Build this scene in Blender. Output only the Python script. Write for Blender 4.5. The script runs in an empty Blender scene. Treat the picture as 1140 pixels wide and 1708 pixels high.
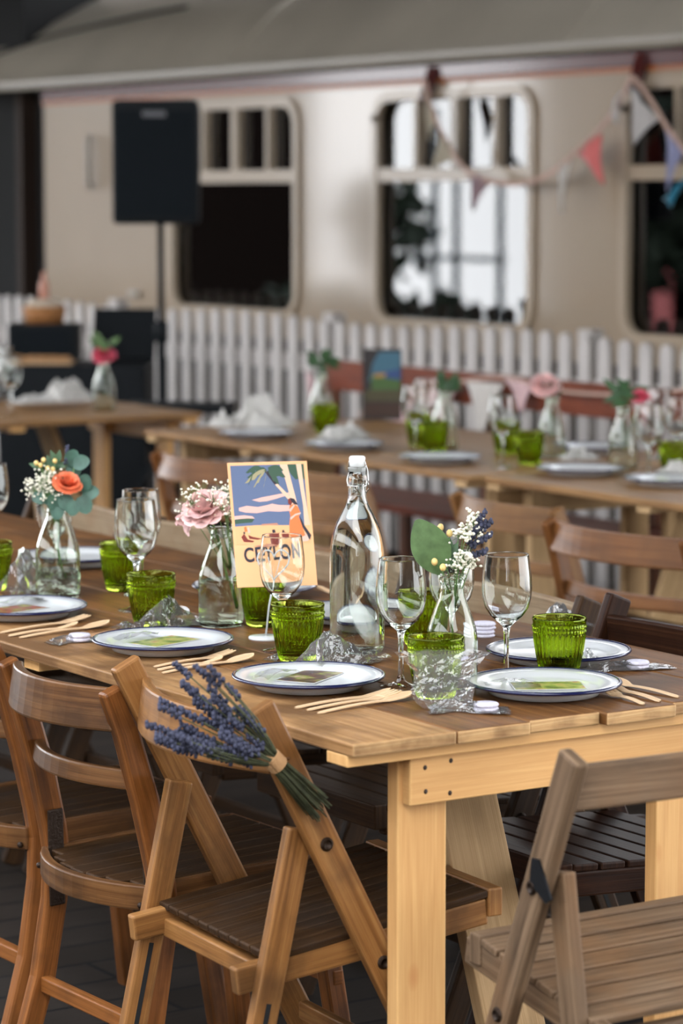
import bpy, bmesh, math, random
from mathutils import Vector as V, Matrix, noise
S = bpy.context.scene
COL = S.collection
rnd = random.Random(7)
PI = math.pi

# ------------------------------------------------------------------ camera
CAMZ = 1.53
FPX = 1708 * 100.0 / 36.0
pitch = math.atan(530 / 4743)
az = math.atan2(.545, .839)
F0 = V((math.sin(az), math.cos(az), 0))
RT = V((math.cos(az), -math.sin(az), 0))
FW = F0 * math.cos(pitch) + V((0, 0, -math.sin(pitch)))
UP = RT.cross(FW)
cd = bpy.data.cameras.new('camera'); cam = bpy.data.objects.new('camera', cd); COL.objects.link(cam)
cd.sensor_fit = 'VERTICAL'; cd.sensor_height = 36; cd.sensor_width = 24; cd.lens = 100
cam.matrix_world = Matrix(((RT.x, UP.x, -FW.x, 0), (RT.y, UP.y, -FW.y, 0), (RT.z, UP.z, -FW.z, CAMZ), (0, 0, 0, 1)))
cd.dof.use_dof = True; cd.dof.focus_distance = 4.62; cd.dof.aperture_fstop = 4.0; cd.clip_end = 400
S.camera = cam

def at(px, py, z=None, x=None, y=None):
    d = FW + RT * ((px - 570) / FPX) - UP * ((py - 854) / FPX)
    if z is not None: t = (z - CAMZ) / d.z
    elif x is not None: t = x / d.x
    else: t = y / d.y
    return V((0, 0, CAMZ)) + d * t

# ------------------------------------------------------------------ world, sun, exposure
S.view_settings.view_transform = 'Standard'; S.view_settings.look = 'None'
S.view_settings.exposure = -1.5; S.view_settings.gamma = 1; S.view_settings.use_curve_mapping = False
S.cycles.max_bounces = 24; S.cycles.transmission_bounces = 20; S.cycles.transparent_max_bounces = 24
S.cycles.glossy_bounces = 8; S.cycles.diffuse_bounces = 4
S.cycles.use_denoising = True; S.cycles.sample_clamp_indirect = 12; S.cycles.blur_glossy = 0.5
W = bpy.data.worlds.new('overcast_sky'); S.world = W; W.use_nodes = True
nt = W.node_tree; nt.nodes.clear()
SKY_STRENGTH = 23.0
out = nt.nodes.new('ShaderNodeOutputWorld'); bg = nt.nodes.new('ShaderNodeBackground')
tc = nt.nodes.new('ShaderNodeTexCoord'); sep = nt.nodes.new('ShaderNodeSeparateXYZ')
nt.links.new(tc.outputs['Generated'], sep.inputs[0])
rmp = nt.nodes.new('ShaderNodeValToRGB')
mr = nt.nodes.new('ShaderNodeMapRange'); mr.inputs[1].default_value = -1; mr.inputs[2].default_value = 1
nt.links.new(sep.outputs['Z'], mr.inputs[0]); nt.links.new(mr.outputs[0], rmp.inputs[0])
cr = rmp.color_ramp
cr.elements[0].position = .40; cr.elements[0].color = (.05, .055, .05, 1)
cr.elements[1].position = .47; cr.elements[1].color = (.95, .97, 1, 1)
e = cr.elements.new(.60); e.color = (.95, .97, 1, 1)
e = cr.elements.new(.85); e.color = (.62, .68, .78, 1)
nt.links.new(rmp.outputs[0], bg.inputs[0]); bg.inputs[1].default_value = SKY_STRENGTH
nt.links.new(bg.outputs[0], out.inputs[0])
sd = bpy.data.lights.new('sun', 'SUN'); sun = bpy.data.objects.new('sun', sd); COL.objects.link(sun)
sd.energy = 4.0; sd.angle = math.radians(40); sd.color = (1, .93, .82)
sun.rotation_euler = V((0.50, 0.62, -0.80)).to_track_quat('-Z', 'Y').to_euler()

# ------------------------------------------------------------------ mesh helpers
class MB:
    def __init__(s): s.v = []; s.f = []; s.uv = []; s.m = []; s.sm = []; s.mi = 0; s.smooth = False
    def face(s, idx, uvs=None):
        s.f.append(idx); s.uv.append(uvs or [(0, 0)] * len(idx)); s.m.append(s.mi); s.sm.append(s.smooth)
    def quadgrid(s, rows, closed_v=False, uscale=1, vscale=1, flip=False, loop_u=False):
        # rows: list of lists of points
        b = len(s.v); n = len(rows[0]); o = rnd.uniform(0, 40), rnd.uniform(0, 40)
        for r in rows: s.v += [tuple(p) for p in r]
        R = len(rows)
        for i in range(R if loop_u else R - 1):
            for j in range(n if closed_v else n - 1):
                i2 = (i + 1) % R; j2 = (j + 1) % n
                q = [b + i * n + j, b + i2 * n + j, b + i2 * n + j2, b + i * n + j2]
                u = [(o[0] + i * uscale, o[1] + j * vscale), (o[0] + (i + 1) * uscale, o[1] + j * vscale),
                     (o[0] + (i + 1) * uscale, o[1] + (j + 1) * vscale), (o[0] + i * uscale, o[1] + (j + 1) * vscale)]
                if flip: q.reverse(); u.reverse()
                s.face(q, u)
        return b
    def board(s, p0, p1, w, t, side=(1, 0, 0), w1=None, t1=None):
        # rectangular bar p0->p1; w along side, t along the third axis
        p0 = V(p0); p1 = V(p1); d = (p1 - p0); L = d.length; d = d.normalized()
        sd_ = V(side); sd_ = (sd_ - d * sd_.dot(d)).normalized(); th = d.cross(sd_)
        o = rnd.uniform(0, 60), rnd.uniform(0, 60); b = len(s.v)
        for p, ww, tt in ((p0, w, t), (p1, w1 or w, t1 or t)):
            for a, c in ((-1, -1), (1, -1), (1, 1), (-1, 1)):
                s.v.append(tuple(p + sd_ * (a * ww / 2) + th * (c * tt / 2)))
        per = [0, w, w + t, 2 * w + t, 2 * w + 2 * t]
        for k in range(4):
            k2 = (k + 1) % 4
            s.face([b + k, b + 4 + k, b + 4 + k2, b + k2][::-1], [(o[0], o[1] + per[k]), (o[0] + L, o[1] + per[k]), (o[0] + L, o[1] + per[k + 1]), (o[0], o[1] + per[k + 1])][::-1])
        s.face([b, b + 1, b + 2, b + 3][::-1], [(o[0], o[1]), (o[0], o[1] + w), (o[0] + t, o[1] + w), (o[0] + t, o[1])][::-1])
        s.face([b + 4, b + 5, b + 6, b + 7], [(o[0], o[1]), (o[0], o[1] + w), (o[0] + t, o[1] + w), (o[0] + t, o[1])])
        return s
    def sweep(s, pts, w, t, side=(1, 0, 0), ws=None, ts=None):
        # bent rectangular bar along pts
        pts = [V(p) for p in pts]; n = len(pts); o = rnd.uniform(0, 60), rnd.uniform(0, 60); b = len(s.v); acc = 0
        us = []
        for i, p in enumerate(pts):
            d = (pts[min(i + 1, n - 1)] - pts[max(i - 1, 0)]).normalized()
            sv = V(side); sv = (sv - d * sv.dot(d)).normalized(); th = d.cross(sv)
            if i: acc += (p - pts[i - 1]).length
            us.append(acc); ww = ws[i] if ws else w; tt = ts[i] if ts else t
            for a, c in ((-1, -1), (1, -1), (1, 1), (-1, 1)):
                s.v.append(tuple(p + sv * (a * ww / 2) + th * (c * tt / 2)))
        per = [0, w, w + t, 2 * w + t, 2 * w + 2 * t]
        for i in range(n - 1):
            for k in range(4):
                k2 = (k + 1) % 4
                s.face([b + i * 4 + k, b + i * 4 + k2, b + i * 4 + 4 + k2, b + i * 4 + 4 + k],
                       [(o[0] + us[i], o[1] + per[k]), (o[0] + us[i], o[1] + per[k + 1]), (o[0] + us[i + 1], o[1] + per[k + 1]), (o[0] + us[i + 1], o[1] + per[k])])
        e = b + 4 * (n - 1)
        s.face([b + 3, b + 2, b + 1, b]); s.face([e, e + 1, e + 2, e + 3])
        return s
    def tube(s, pts, r, seg=8, rs=None, cap=True):
        pts = [V(p) for p in pts]; n = len(pts); b = len(s.v); ref = V((0, 0, 1)); sm = s.smooth; s.smooth = True
        for i, p in enumerate(pts):
            d = (pts[min(i + 1, n - 1)] - pts[max(i - 1, 0)]).normalized()
            if abs(d.dot(ref)) > .95: ref = V((1, 0, 0)) if abs(d.x) < .9 else V((0, 1, 0))
            a = (ref - d * ref.dot(d)).normalized(); c = d.cross(a); ref = a; rr = rs[i] if rs else r
            for k in range(seg):
                an = 2 * PI * k / seg; s.v.append(tuple(p + a * (rr * math.cos(an)) + c * (rr * math.sin(an))))
        for i in range(n - 1):
            for k in range(seg):
                k2 = (k + 1) % seg
                s.face([b + i * seg + k, b + i * seg + k2, b + (i + 1) * seg + k2, b + (i + 1) * seg + k], [(i * .05, k * .01), (i * .05, k * .01 + .01), (i * .05 + .05, k * .01 + .01), (i * .05 + .05, k * .01)])
        if cap:
            s.face([b + k for k in range(seg)][::-1]); e = b + (n - 1) * seg; s.face([e + k for k in range(seg)])
        s.smooth = sm
        return s
    def lathe(s, prof, seg=40, c=(0, 0, 0), mod=None, axis=None, close=False):
        # prof: (r, z); r==0 ends become poles; close joins last to first
        sm = s.smooth; s.smooth = True; b = len(s.v); rings = []
        for i, (r, z) in enumerate(prof):
            if r <= 1e-7:
                rings.append([len(s.v)]); s.v.append((c[0], c[1], c[2] + z))
            else:
                ring = []
                for k in range(seg):
                    an = 2 * PI * k / seg; rr, zz = (r, z) if mod is None else mod(i, r, z, an)
                    ring.append(len(s.v)); s.v.append((c[0] + rr * math.cos(an), c[1] + rr * math.sin(an), c[2] + zz))
                rings.append(ring)
        R = list(zip(rings, rings[1:]))
        if close: R.append((rings[-1], rings[0]))
        for A, B in R:
            for k in range(seg):
                k2 = (k + 1) % seg
                if len(A) == 1 and len(B) == 1: continue
                if len(A) == 1: s.face([A[0], B[k2], B[k]][::-1])
                elif len(B) == 1: s.face([A[k], A[k2], B[0]])
                else: s.face([A[k], A[k2], B[k2], B[k]])
        s.smooth = sm
        return s
    def ball(s, c, r, seg=8, rings=6, sc=(1, 1, 1)):
        c = V(c); sm = s.smooth; s.smooth = True
        b = len(s.v); s.v.append((c.x, c.y, c.z + r * sc[2]))
        for i in range(1, rings):
            a = PI * i / rings
            for k in range(seg):
                t = 2 * PI * k / seg
                s.v.append((c.x + r * sc[0] * math.sin(a) * math.cos(t), c.y + r * sc[1] * math.sin(a) * math.sin(t), c.z + r * sc[2] * math.cos(a)))
        e = len(s.v); s.v.append((c.x, c.y, c.z - r * sc[2]))
        for k in range(seg):
            k2 = (k + 1) % seg
            s.face([b, b + 1 + k, b + 1 + k2]); q = b + 1 + (rings - 2) * seg; s.face([e, q + k2, q + k])
            for i in range(rings - 2):
                a = b + 1 + i * seg; s.face([a + k, a + seg + k, a + seg + k2, a + k2])
        s.smooth = sm
        return s
    def box(s, lo, hi):
        lo = V(lo); hi = V(hi); c = (lo + hi) / 2
        d = hi - lo; ax = max(range(3), key=lambda i: d[i])
        if ax == 0: s.board((lo.x, c.y, c.z), (hi.x, c.y, c.z), d.y, d.z, (0, 1, 0))
        elif ax == 1: s.board((c.x, lo.y, c.z), (c.x, hi.y, c.z), d.x, d.z, (1, 0, 0))
        else: s.board((c.x, c.y, lo.z), (c.x, c.y, hi.z), d.x, d.y, (1, 0, 0))
        return s
    def prism(s, poly, O, X, Y, N, t):
        # flat polygon in plane O + x X + y Y, thickness t along N
        O, X, Y, N = V(O), V(X), V(Y), V(N); b = len(s.v); n = len(poly)
        for k in (0, 1):
            for x, y in poly: s.v.append(tuple(O + X * x + Y * y + N * (k * t)))
        s.face([b + i for i in range(n)][::-1], [p for p in poly][::-1]); s.face([b + n + i for i in range(n)], list(poly))
        for i in range(n):
            j = (i + 1) % n; s.face([b + i, b + j, b + n + j, b + n + i])
        return s
    def build(s, name, mats, parent=None, bevel=0, seg=2, fix=False, auto=False, sub=0):
        me = bpy.data.meshes.new(name); me.from_pydata(s.v, [], s.f); uvl = me.uv_layers.new(name='UVMap')
        flat = [c for uvs in s.uv for uv in uvs for c in uv]; uvl.data.foreach_set('uv', flat)
        me.polygons.foreach_set('use_smooth', s.sm); me.polygons.foreach_set('material_index', s.m)
        for m in (mats if isinstance(mats, (list, tuple)) else [mats]): me.materials.append(m)
        if fix:
            bm = bmesh.new(); bm.from_mesh(me); bmesh.ops.recalc_face_normals(bm, faces=bm.faces); bm.to_mesh(me); bm.free()
        me.update()
        o = bpy.data.objects.new(name, me); COL.objects.link(o)
        if parent: o.parent = parent
        if bevel:
            md = o.modifiers.new('bevel', 'BEVEL'); md.width = bevel; md.segments = seg; md.limit_method = 'ANGLE'; md.angle_limit = .6
        if sub:
            md = o.modifiers.new('sub', 'SUBSURF'); md.levels = sub; md.render_levels = sub
        return o

def tag(o, label, cat, group=None, kind=None):
    if label: o['label'] = label
    if cat: o['category'] = cat
    if group: o['group'] = group
    if kind: o['kind'] = kind
    return o
def thing(name, label, cat, loc=(0, 0, 0), rz=0, group=None):
    o = bpy.data.objects.new(name, None); COL.objects.link(o); o.location = loc; o.rotation_euler = (0, 0, rz); o.empty_display_size = .05
    return tag(o, label, cat, group)
def struct(o): o['kind'] = 'structure'; return o
def dup(root, label, loc, rz=0, group=None, scale=None):
    kids = list(root.children)
    r = root.copy(); COL.objects.link(r); r.location = loc; r.rotation_euler = (0, 0, rz)
    if scale: r.scale = (scale,) * 3 if not isinstance(scale, tuple) else scale
    r['label'] = label
    if group: r['group'] = group
    for ch in kids:
        c = ch.copy(); COL.objects.link(c); c.parent = r
        for g in ch.children:
            d = g.copy(); COL.objects.link(d); d.parent = c
    return r

# ------------------------------------------------------------------ materials
def mat(name, col, rough=.5, spec=.5, metal=0, coat=0, coat_r=.1, trans=0, ior=1.45, sheen=0, alpha=1, bump=0, bscale=40, var=0, vscale=6):
    m = bpy.data.materials.new(name); m.use_nodes = True; b = m.node_tree.nodes['Principled BSDF']
    b.inputs['Base Color'].default_value = (*col, 1); b.inputs['Roughness'].default_value = rough
    b.inputs['Metallic'].default_value = metal; b.inputs['Specular IOR Level'].default_value = spec
    b.inputs['Coat Weight'].default_value = coat; b.inputs['Coat Roughness'].default_value = coat_r
    b.inputs['Transmission Weight'].default_value = trans; b.inputs['IOR'].default_value = ior
    b.inputs['Sheen Weight'].default_value = sheen
    t = m.node_tree; L = t.links
    if var or bump:
        tc = t.nodes.new('ShaderNodeTexCoord'); n = t.nodes.new('ShaderNodeTexNoise'); n.inputs['Scale'].default_value = vscale; n.inputs['Detail'].default_value = 5
        L.new(tc.outputs['Object'], n.inputs['Vector'])
    if var:
        r = t.nodes.new('ShaderNodeValToRGB'); r.color_ramp.elements[0].position = .3; r.color_ramp.elements[1].position = .7
        r.color_ramp.elements[0].color = (*[c * (1 - var) for c in col], 1); r.color_ramp.elements[1].color = (*[min(1, c * (1 + var)) for c in col], 1)
        L.new(n.outputs['Fac'], r.inputs[0]); L.new(r.outputs[0], b.inputs['Base Color'])
    if bump:
        n2 = t.nodes.new('ShaderNodeTexNoise'); n2.inputs['Scale'].default_value = bscale; n2.inputs['Detail'].default_value = 4
        L.new(tc.outputs['Object'], n2.inputs['Vector']); bp = t.nodes.new('ShaderNodeBump'); bp.inputs['Strength'].default_value = bump; bp.inputs['Distance'].default_value = .01
        L.new(n2.outputs['Fac'], bp.inputs['Height']); L.new(bp.outputs[0], b.inputs['Normal'])
    return m

def wood(name, dark, mid, light, rough=.5, grain=11, stain=.5, stain_col=None, knots=0, coat=0, bump=.25, stain_scale=5, wear=True):
    m = bpy.data.materials.new(name); m.use_nodes = True; t = m.node_tree; N = t.nodes; L = t.links; b = N['Principled BSDF']
    uv = N.new('ShaderNodeTexCoord')
    mp = N.new('ShaderNodeMapping'); mp.inputs['Scale'].default_value = (1.5, grain * 7, 1); L.new(uv.outputs['UV'], mp.inputs[0])
    n1 = N.new('ShaderNodeTexNoise'); n1.inputs['Scale'].default_value = 1.6; n1.inputs['Detail'].default_value = 4; n1.inputs['Distortion'].default_value = 1.0
    L.new(mp.outputs[0], n1.inputs['Vector'])
    mp2 = N.new('ShaderNodeMapping'); mp2.inputs['Scale'].default_value = (7, grain * 70, 1); L.new(uv.outputs['UV'], mp2.inputs[0])
    n2 = N.new('ShaderNodeTexNoise'); n2.inputs['Scale'].default_value = 1; n2.inputs['Detail'].default_value = 3; L.new(mp2.outputs[0], n2.inputs['Vector'])
    mx = N.new('ShaderNodeMix'); mx.data_type = 'FLOAT'; mx.inputs[0].default_value = .35; L.new(n1.outputs['Fac'], mx.inputs[2]); L.new(n2.outputs['Fac'], mx.inputs[3])
    r = N.new('ShaderNodeValToRGB'); r.color_ramp.elements[0].position = .32; r.color_ramp.elements[0].color = (*dark, 1)
    r.color_ramp.elements[1].position = .68; r.color_ramp.elements[1].color = (*light, 1); e = r.color_ramp.elements.new(.5); e.color = (*mid, 1)
    L.new(mx.outputs[0], r.inputs[0]); colr = r.outputs[0]
    # worn / dirty patches
    n3 = N.new('ShaderNodeTexNoise'); n3.inputs['Scale'].default_value = stain_scale; n3.inputs['Detail'].default_value = 5; L.new(uv.outputs['Object'], n3.inputs['Vector'])
    r3 = N.new('ShaderNodeValToRGB'); r3.color_ramp.elements[0].position = .46; r3.color_ramp.elements[1].position = .66
    L.new(n3.outputs['Fac'], r3.inputs[0]); ml = N.new('ShaderNodeMath'); ml.operation = 'MULTIPLY'; ml.inputs[1].default_value = min(.9, stain * 1.35); L.new(r3.outputs[0], ml.inputs[0])
    m2 = N.new('ShaderNodeMix'); m2.data_type = 'RGBA'; L.new(ml.outputs[0], m2.inputs[0]); L.new(colr, m2.inputs[6]); m2.inputs[7].default_value = (*(stain_col or [c * .45 for c in dark]), 1)
    colr = m2.outputs[2]
    if knots:
        mp4 = N.new('ShaderNodeMapping'); mp4.inputs['Scale'].default_value = (4.5, 9, 1); L.new(uv.outputs['UV'], mp4.inputs[0])
        vo = N.new('ShaderNodeTexVoronoi'); vo.inputs['Scale'].default_value = 1; L.new(mp4.outputs[0], vo.inputs['Vector'])
        r4 = N.new('ShaderNodeValToRGB'); r4.color_ramp.elements[0].position = .05; r4.color_ramp.elements[0].color = (1, 1, 1, 1); r4.color_ramp.elements[1].position = .13; r4.color_ramp.elements[1].color = (0, 0, 0, 1)
        L.new(vo.outputs['Distance'], r4.inputs[0]); k2 = N.new('ShaderNodeMath'); k2.operation = 'MULTIPLY'; k2.inputs[1].default_value = knots; L.new(r4.outputs[0], k2.inputs[0])
        m4 = N.new('ShaderNodeMix'); m4.data_type = 'RGBA'; L.new(k2.outputs[0], m4.inputs[0]); L.new(colr, m4.inputs[6]); m4.inputs[7].default_value = (dark[0] * .8, dark[1] * .55, dark[2] * .45, 1); colr = m4.outputs[2]
    mp5 = N.new('ShaderNodeMapping'); mp5.inputs['Scale'].default_value = (5, 30, 1); L.new(uv.outputs['UV'], mp5.inputs[0])
    n5 = N.new('ShaderNodeTexNoise'); n5.inputs['Scale'].default_value = 1; n5.inputs['Detail'].default_value = 6; n5.inputs['Roughness'].default_value = .65; L.new(mp5.outputs[0], n5.inputs['Vector'])
    r5 = N.new('ShaderNodeValToRGB'); r5.color_ramp.elements[0].position = .52; r5.color_ramp.elements[1].position = .74; L.new(n5.outputs['Fac'], r5.inputs[0])
    k5 = N.new('ShaderNodeMath'); k5.operation = 'MULTIPLY'; k5.inputs[1].default_value = min(.9, stain * 1.3); L.new(r5.outputs[0], k5.inputs[0])
    m5 = N.new('ShaderNodeMix'); m5.data_type = 'RGBA'; L.new(k5.outputs[0], m5.inputs[0]); L.new(colr, m5.inputs[6]); m5.inputs[7].default_value = (*[c * .5 for c in dark], 1); colr = m5.outputs[2]
    if wear:
        bv = N.new('ShaderNodeBevel'); bv.samples = 4; bv.inputs['Radius'].default_value = .007; ge = N.new('ShaderNodeNewGeometry'); dt = N.new('ShaderNodeVectorMath'); dt.operation = 'DOT_PRODUCT'
        L.new(bv.outputs[0], dt.inputs[0]); L.new(ge.outputs['Normal'], dt.inputs[1]); r6 = N.new('ShaderNodeValToRGB'); r6.color_ramp.elements[0].position = .80; r6.color_ramp.elements[0].color = (1, 1, 1, 1); r6.color_ramp.elements[1].position = .98; r6.color_ramp.elements[1].color = (0, 0, 0, 1)
        L.new(dt.outputs['Value'], r6.inputs[0]); k6 = N.new('ShaderNodeMath'); k6.operation = 'MULTIPLY'; L.new(r6.outputs[0], k6.inputs[0]); L.new(n3.outputs['Fac'], k6.inputs[1])
        m6 = N.new('ShaderNodeMix'); m6.data_type = 'RGBA'; L.new(k6.outputs[0], m6.inputs[0]); L.new(colr, m6.inputs[6]); m6.inputs[7].default_value = (*[min(1, c * 1.5 + .03) for c in light], 1); colr = m6.outputs[2]
    L.new(colr, b.inputs['Base Color']); b.inputs['Roughness'].default_value = rough; b.inputs['Specular IOR Level'].default_value = .07 if mid[0] < .06 else .18; b.inputs['Coat Weight'].default_value = coat; b.inputs['Coat Roughness'].default_value = .3
    bp = N.new('ShaderNodeBump'); bp.inputs['Strength'].default_value = bump; bp.inputs['Distance'].default_value = .002; L.new(mx.outputs[0], bp.inputs['Height']); L.new(bp.outputs[0], b.inputs['Normal'])
    return m

def thin_film(name, tint, ior=1.5, rough=.04, gain=1.0, base=0.0, bump=0):
    # clear film: what is behind shows through, edges and glints reflect
    m = bpy.data.materials.new(name); m.use_nodes = True; t = m.node_tree; N = t.nodes; L = t.links; N.clear()
    o = N.new('ShaderNodeOutputMaterial'); tr = N.new('ShaderNodeBsdfTransparent'); gl = N.new('ShaderNodeBsdfGlossy'); mx = N.new('ShaderNodeMixShader'); fr = N.new('ShaderNodeFresnel')
    tr.inputs[0].default_value = (*tint, 1); gl.inputs['Roughness'].default_value = rough; fr.inputs['IOR'].default_value = ior
    mm = N.new('ShaderNodeMath'); mm.operation = 'MULTIPLY_ADD'; mm.inputs[1].default_value = gain; mm.inputs[2].default_value = base; mm.use_clamp = True
    L.new(fr.outputs[0], mm.inputs[0]); L.new(mm.outputs[0], mx.inputs[0]); L.new(tr.outputs[0], mx.inputs[1]); L.new(gl.outputs[0], mx.inputs[2]); L.new(mx.outputs[0], o.inputs[0])
    if bump:
        tcn = N.new('ShaderNodeTexCoord'); nn = N.new('ShaderNodeTexNoise'); nn.inputs['Scale'].default_value = 90; L.new(tcn.outputs['Object'], nn.inputs['Vector'])
        bp = N.new('ShaderNodeBump'); bp.inputs['Strength'].default_value = bump; bp.inputs['Distance'].default_value = .004; L.new(nn.outputs['Fac'], bp.inputs['Height']); L.new(bp.outputs[0], gl.inputs['Normal']); L.new(bp.outputs[0], fr.inputs['Normal'])
    return m
def glass(name, col, ior=1.5, rough=0.0):
    m = bpy.data.materials.new(name); m.use_nodes = True; t = m.node_tree; N = t.nodes; L = t.links; N.clear()
    o = N.new('ShaderNodeOutputMaterial'); g = N.new('ShaderNodeBsdfGlass'); g.inputs[0].default_value = (*col, 1); g.inputs['Roughness'].default_value = rough; g.inputs['IOR'].default_value = ior
    L.new(g.outputs[0], o.inputs[0]); return m

M = {}
M['table_top'] = wood('old_table_boards', (0.07505, 0.02739, 0.006661), (0.1558, 0.06321, 0.01688), (0.2425, 0.1107, 0.03331), .5, 8, .7, (.055, .025, .010), .5, 0, .35, 4)
M['pale_plank'] = wood('greyed_table_board', (0.176, 0.1215, 0.0722), (0.264, 0.1882, 0.114), (0.336, 0.2509, 0.1596), .6, 7, .4, (.17, .07, .025), .3, 0, .3, 9)
M['pine'] = wood('new_pine', (0.5936, 0.3116, 0.1108), (0.6678, 0.3688, 0.141), (0.7314, 0.4259, 0.1712), .5, 5, .12, (.45, .22, .08), .7, 0, .12, 3)
M['cut_end'] = wood('sawn_board_ends', (.38, .20, .08), (.55, .33, .145), (.64, .42, .20), .65, 9, .5, (.12, .05, .02), 0, 0, .3, 14)
M['pine_old'] = wood('sawn_pine', (.36, .22, .10), (.46, .30, .15), (.55, .37, .19), .7, 8, .3, (.22, .12, .05), .2, 0, .35)
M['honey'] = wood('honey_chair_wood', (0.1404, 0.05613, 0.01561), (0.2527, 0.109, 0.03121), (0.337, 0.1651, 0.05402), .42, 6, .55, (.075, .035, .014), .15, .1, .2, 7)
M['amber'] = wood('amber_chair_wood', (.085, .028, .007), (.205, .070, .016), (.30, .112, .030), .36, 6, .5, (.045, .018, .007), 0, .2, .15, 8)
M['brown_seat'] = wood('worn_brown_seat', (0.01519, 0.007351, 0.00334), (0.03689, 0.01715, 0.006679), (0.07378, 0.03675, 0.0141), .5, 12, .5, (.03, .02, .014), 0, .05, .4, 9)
M['grey_wood'] = wood('weathered_grey_wood', (.066, .038, .020), (.140, .086, .048), (.225, .145, .085), .65, 12, .5, (.17, .085, .035), .1, 0, .5, 7)
M['rail_brown'] = wood('darkened_brown_rail', (.060, .023, .007), (.125, .053, .017), (.19, .090, .032), .38, 6, .5, (.03, .015, .008), 0, .2, .2, 8)
M['tan_board'] = wood('worn_tan_board', (.22, .105, .036), (.36, .19, .075), (.46, .27, .12), .5, 8, .6, (.10, .045, .017), .4, 0, .35, 6)
M['dark_wood'] = wood('dark_varnished_wood', (.012, .005, .003), (.026, .010, .005), (.045, .018, .008), .4, 8, .4, (.010, .005, .003), 0, .0, .3, 8)
M['rust_wood'] = wood('red_brown_chair_wood', (.06, .018, .007), (.12, .036, .013), (.19, .065, .022), .35, 8, .4, (.03, .012, .006), 0, .4, .25, 8)
M['mid_chair'] = wood('mid_brown_chair_wood', (0.1163, 0.04894, 0.0157), (0.1897, 0.08637, 0.02878), (0.257, 0.1295, 0.04709), .4, 6, .4, (.10, .05, .02), .1, .15, .2, 7)
M['mid_amber'] = wood('warm_brown_chair_wood', (0.09826, 0.03372, 0.008897), (0.1676, 0.06254, 0.0168), (0.2196, 0.09245, 0.02866), .38, 6, .4, (.09, .04, .015), .1, .25, .2, 7)
M['far_table'] = wood('far_table_boards', (0.17, 0.0833, 0.03068), (0.289, 0.1499, 0.05652), (0.391, 0.2249, 0.09286), .45, 8, .3, (.13, .06, .025), .3, .1, .3, 4)
M['bench_red'] = wood('red_brown_bench_wood', (.11, .020, .007), (.17, .032, .010), (.23, .055, .018), .45, 6, .3, (.06, .018, .008), 0, .1, .2, 5)
M['cutlery'] = wood('birch_cutlery', (0.532, 0.3352, 0.1805), (0.627, 0.4096, 0.2346), (0.703, 0.4934, 0.2978), .6, 18, .05, (.5, .3, .17), 0, 0, .1)
M['iron'] = mat('dark_iron', (.012, .013, .015), .45, .5, .6)
M['bolt'] = mat('rusty_bolt', (.035, .02, .012), .5, .5, .5, bump=.3, bscale=200)
M['brass'] = mat('brass_bolt', (.30, .16, .05), .4, .5, .8)
M['steel'] = mat('steel_wire', (.62, .61, .59), .25, .5, 1)
M['enamel'] = mat('white_enamel', (.56, .565, .56), .22, .5, coat=.2, coat_r=.08)
M['navy'] = mat('navy_enamel', (.010, .013, .055), .2, .5, coat=.4, coat_r=.08)
M['green_glass'] = glass('green_pressed_glass', (.72, .79, .28), 1.5, .0)
M['clear'] = glass('clear_glass', (.985, .995, .985), 1.46)
M['vase_glass'] = glass('bottle_glass', (.965, .985, .955), 1.46)
M['water'] = glass('water', (.97, .985, .975), 1.33)
M['cello'] = thin_film('cellophane', (.95, .955, .95), 1.45, .09, 1.25, .025, .4)
_t = M['cello'].node_tree; _o = _t.nodes['Material Output']; _d = _t.nodes.new('ShaderNodeBsdfTranslucent'); _d2 = _t.nodes.new('ShaderNodeBsdfDiffuse'); _a = _t.nodes.new('ShaderNodeAddShader'); _m = _t.nodes.new('ShaderNodeMixShader')
_d.inputs[0].default_value = (.8, .8, .8, 1); _d2.inputs[0].default_value = (.85, .85, .85, 1); _m.inputs[0].default_value = .08
_mm = _t.nodes.new('ShaderNodeMixShader'); _mm.inputs[0].default_value = .5; _t.links.new(_d.outputs[0], _mm.inputs[1]); _t.links.new(_d2.outputs[0], _mm.inputs[2])
_src = _o.inputs[0].links[0].from_socket; _t.links.new(_src, _m.inputs[1]); _t.links.new(_mm.outputs[0], _m.inputs[2]); _t.links.new(_m.outputs[0], _o.inputs[0])
M['tissue'] = thin_film('glassine_paper', (.93, .94, .94), 1.45, .25, 1.0, .10)
M['sweet'] = mat('lilac_white_sweet', (.62, .59, .68), .5, var=.1, vscale=200)
M['kraft'] = mat('kraft_paper', (.36, .19, .085), .7, bump=.1)
M['rubber'] = mat('white_stopper', (.75, .76, .74), .4)
M['leaf'] = mat('green_leaf', (.10, .17, .062), .45, var=.25, vscale=60)
M['euc'] = mat('blue_green_leaf', (.050, .115, .082), .5, var=.3, vscale=40)
M['dkleaf'] = mat('dark_green_leaf', (.035, .085, .03), .5, var=.3, vscale=60)
M['stem'] = mat('green_stem', (.10, .19, .05), .5)
M['berry'] = mat('cream_yellow_berry', (.78, .55, .20), .4, var=.2, vscale=90)
M['gyp'] = mat('white_blossom', (.80, .76, .62), .7)
M['pink'] = mat('pale_pink_petal', (.82, .50, .47), .55, sheen=.2, var=.3, vscale=45)
M['coral'] = mat('coral_petal', (.78, .20, .09), .5, var=.25, vscale=60)
M['rose'] = mat('rose_pink_petal', (.70, .13, .19), .55, var=.3, vscale=60)
M['lav'] = mat('lavender_bud', (.042, .045, .078), .7, var=.45, vscale=120)
M['lavstem'] = mat('dried_lavender_stem', (.065, .072, .032), .7, var=.4, vscale=90)
M['twine'] = mat('jute_twine', (.48, .27, .12), .8, bump=.4, bscale=300)
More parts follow.
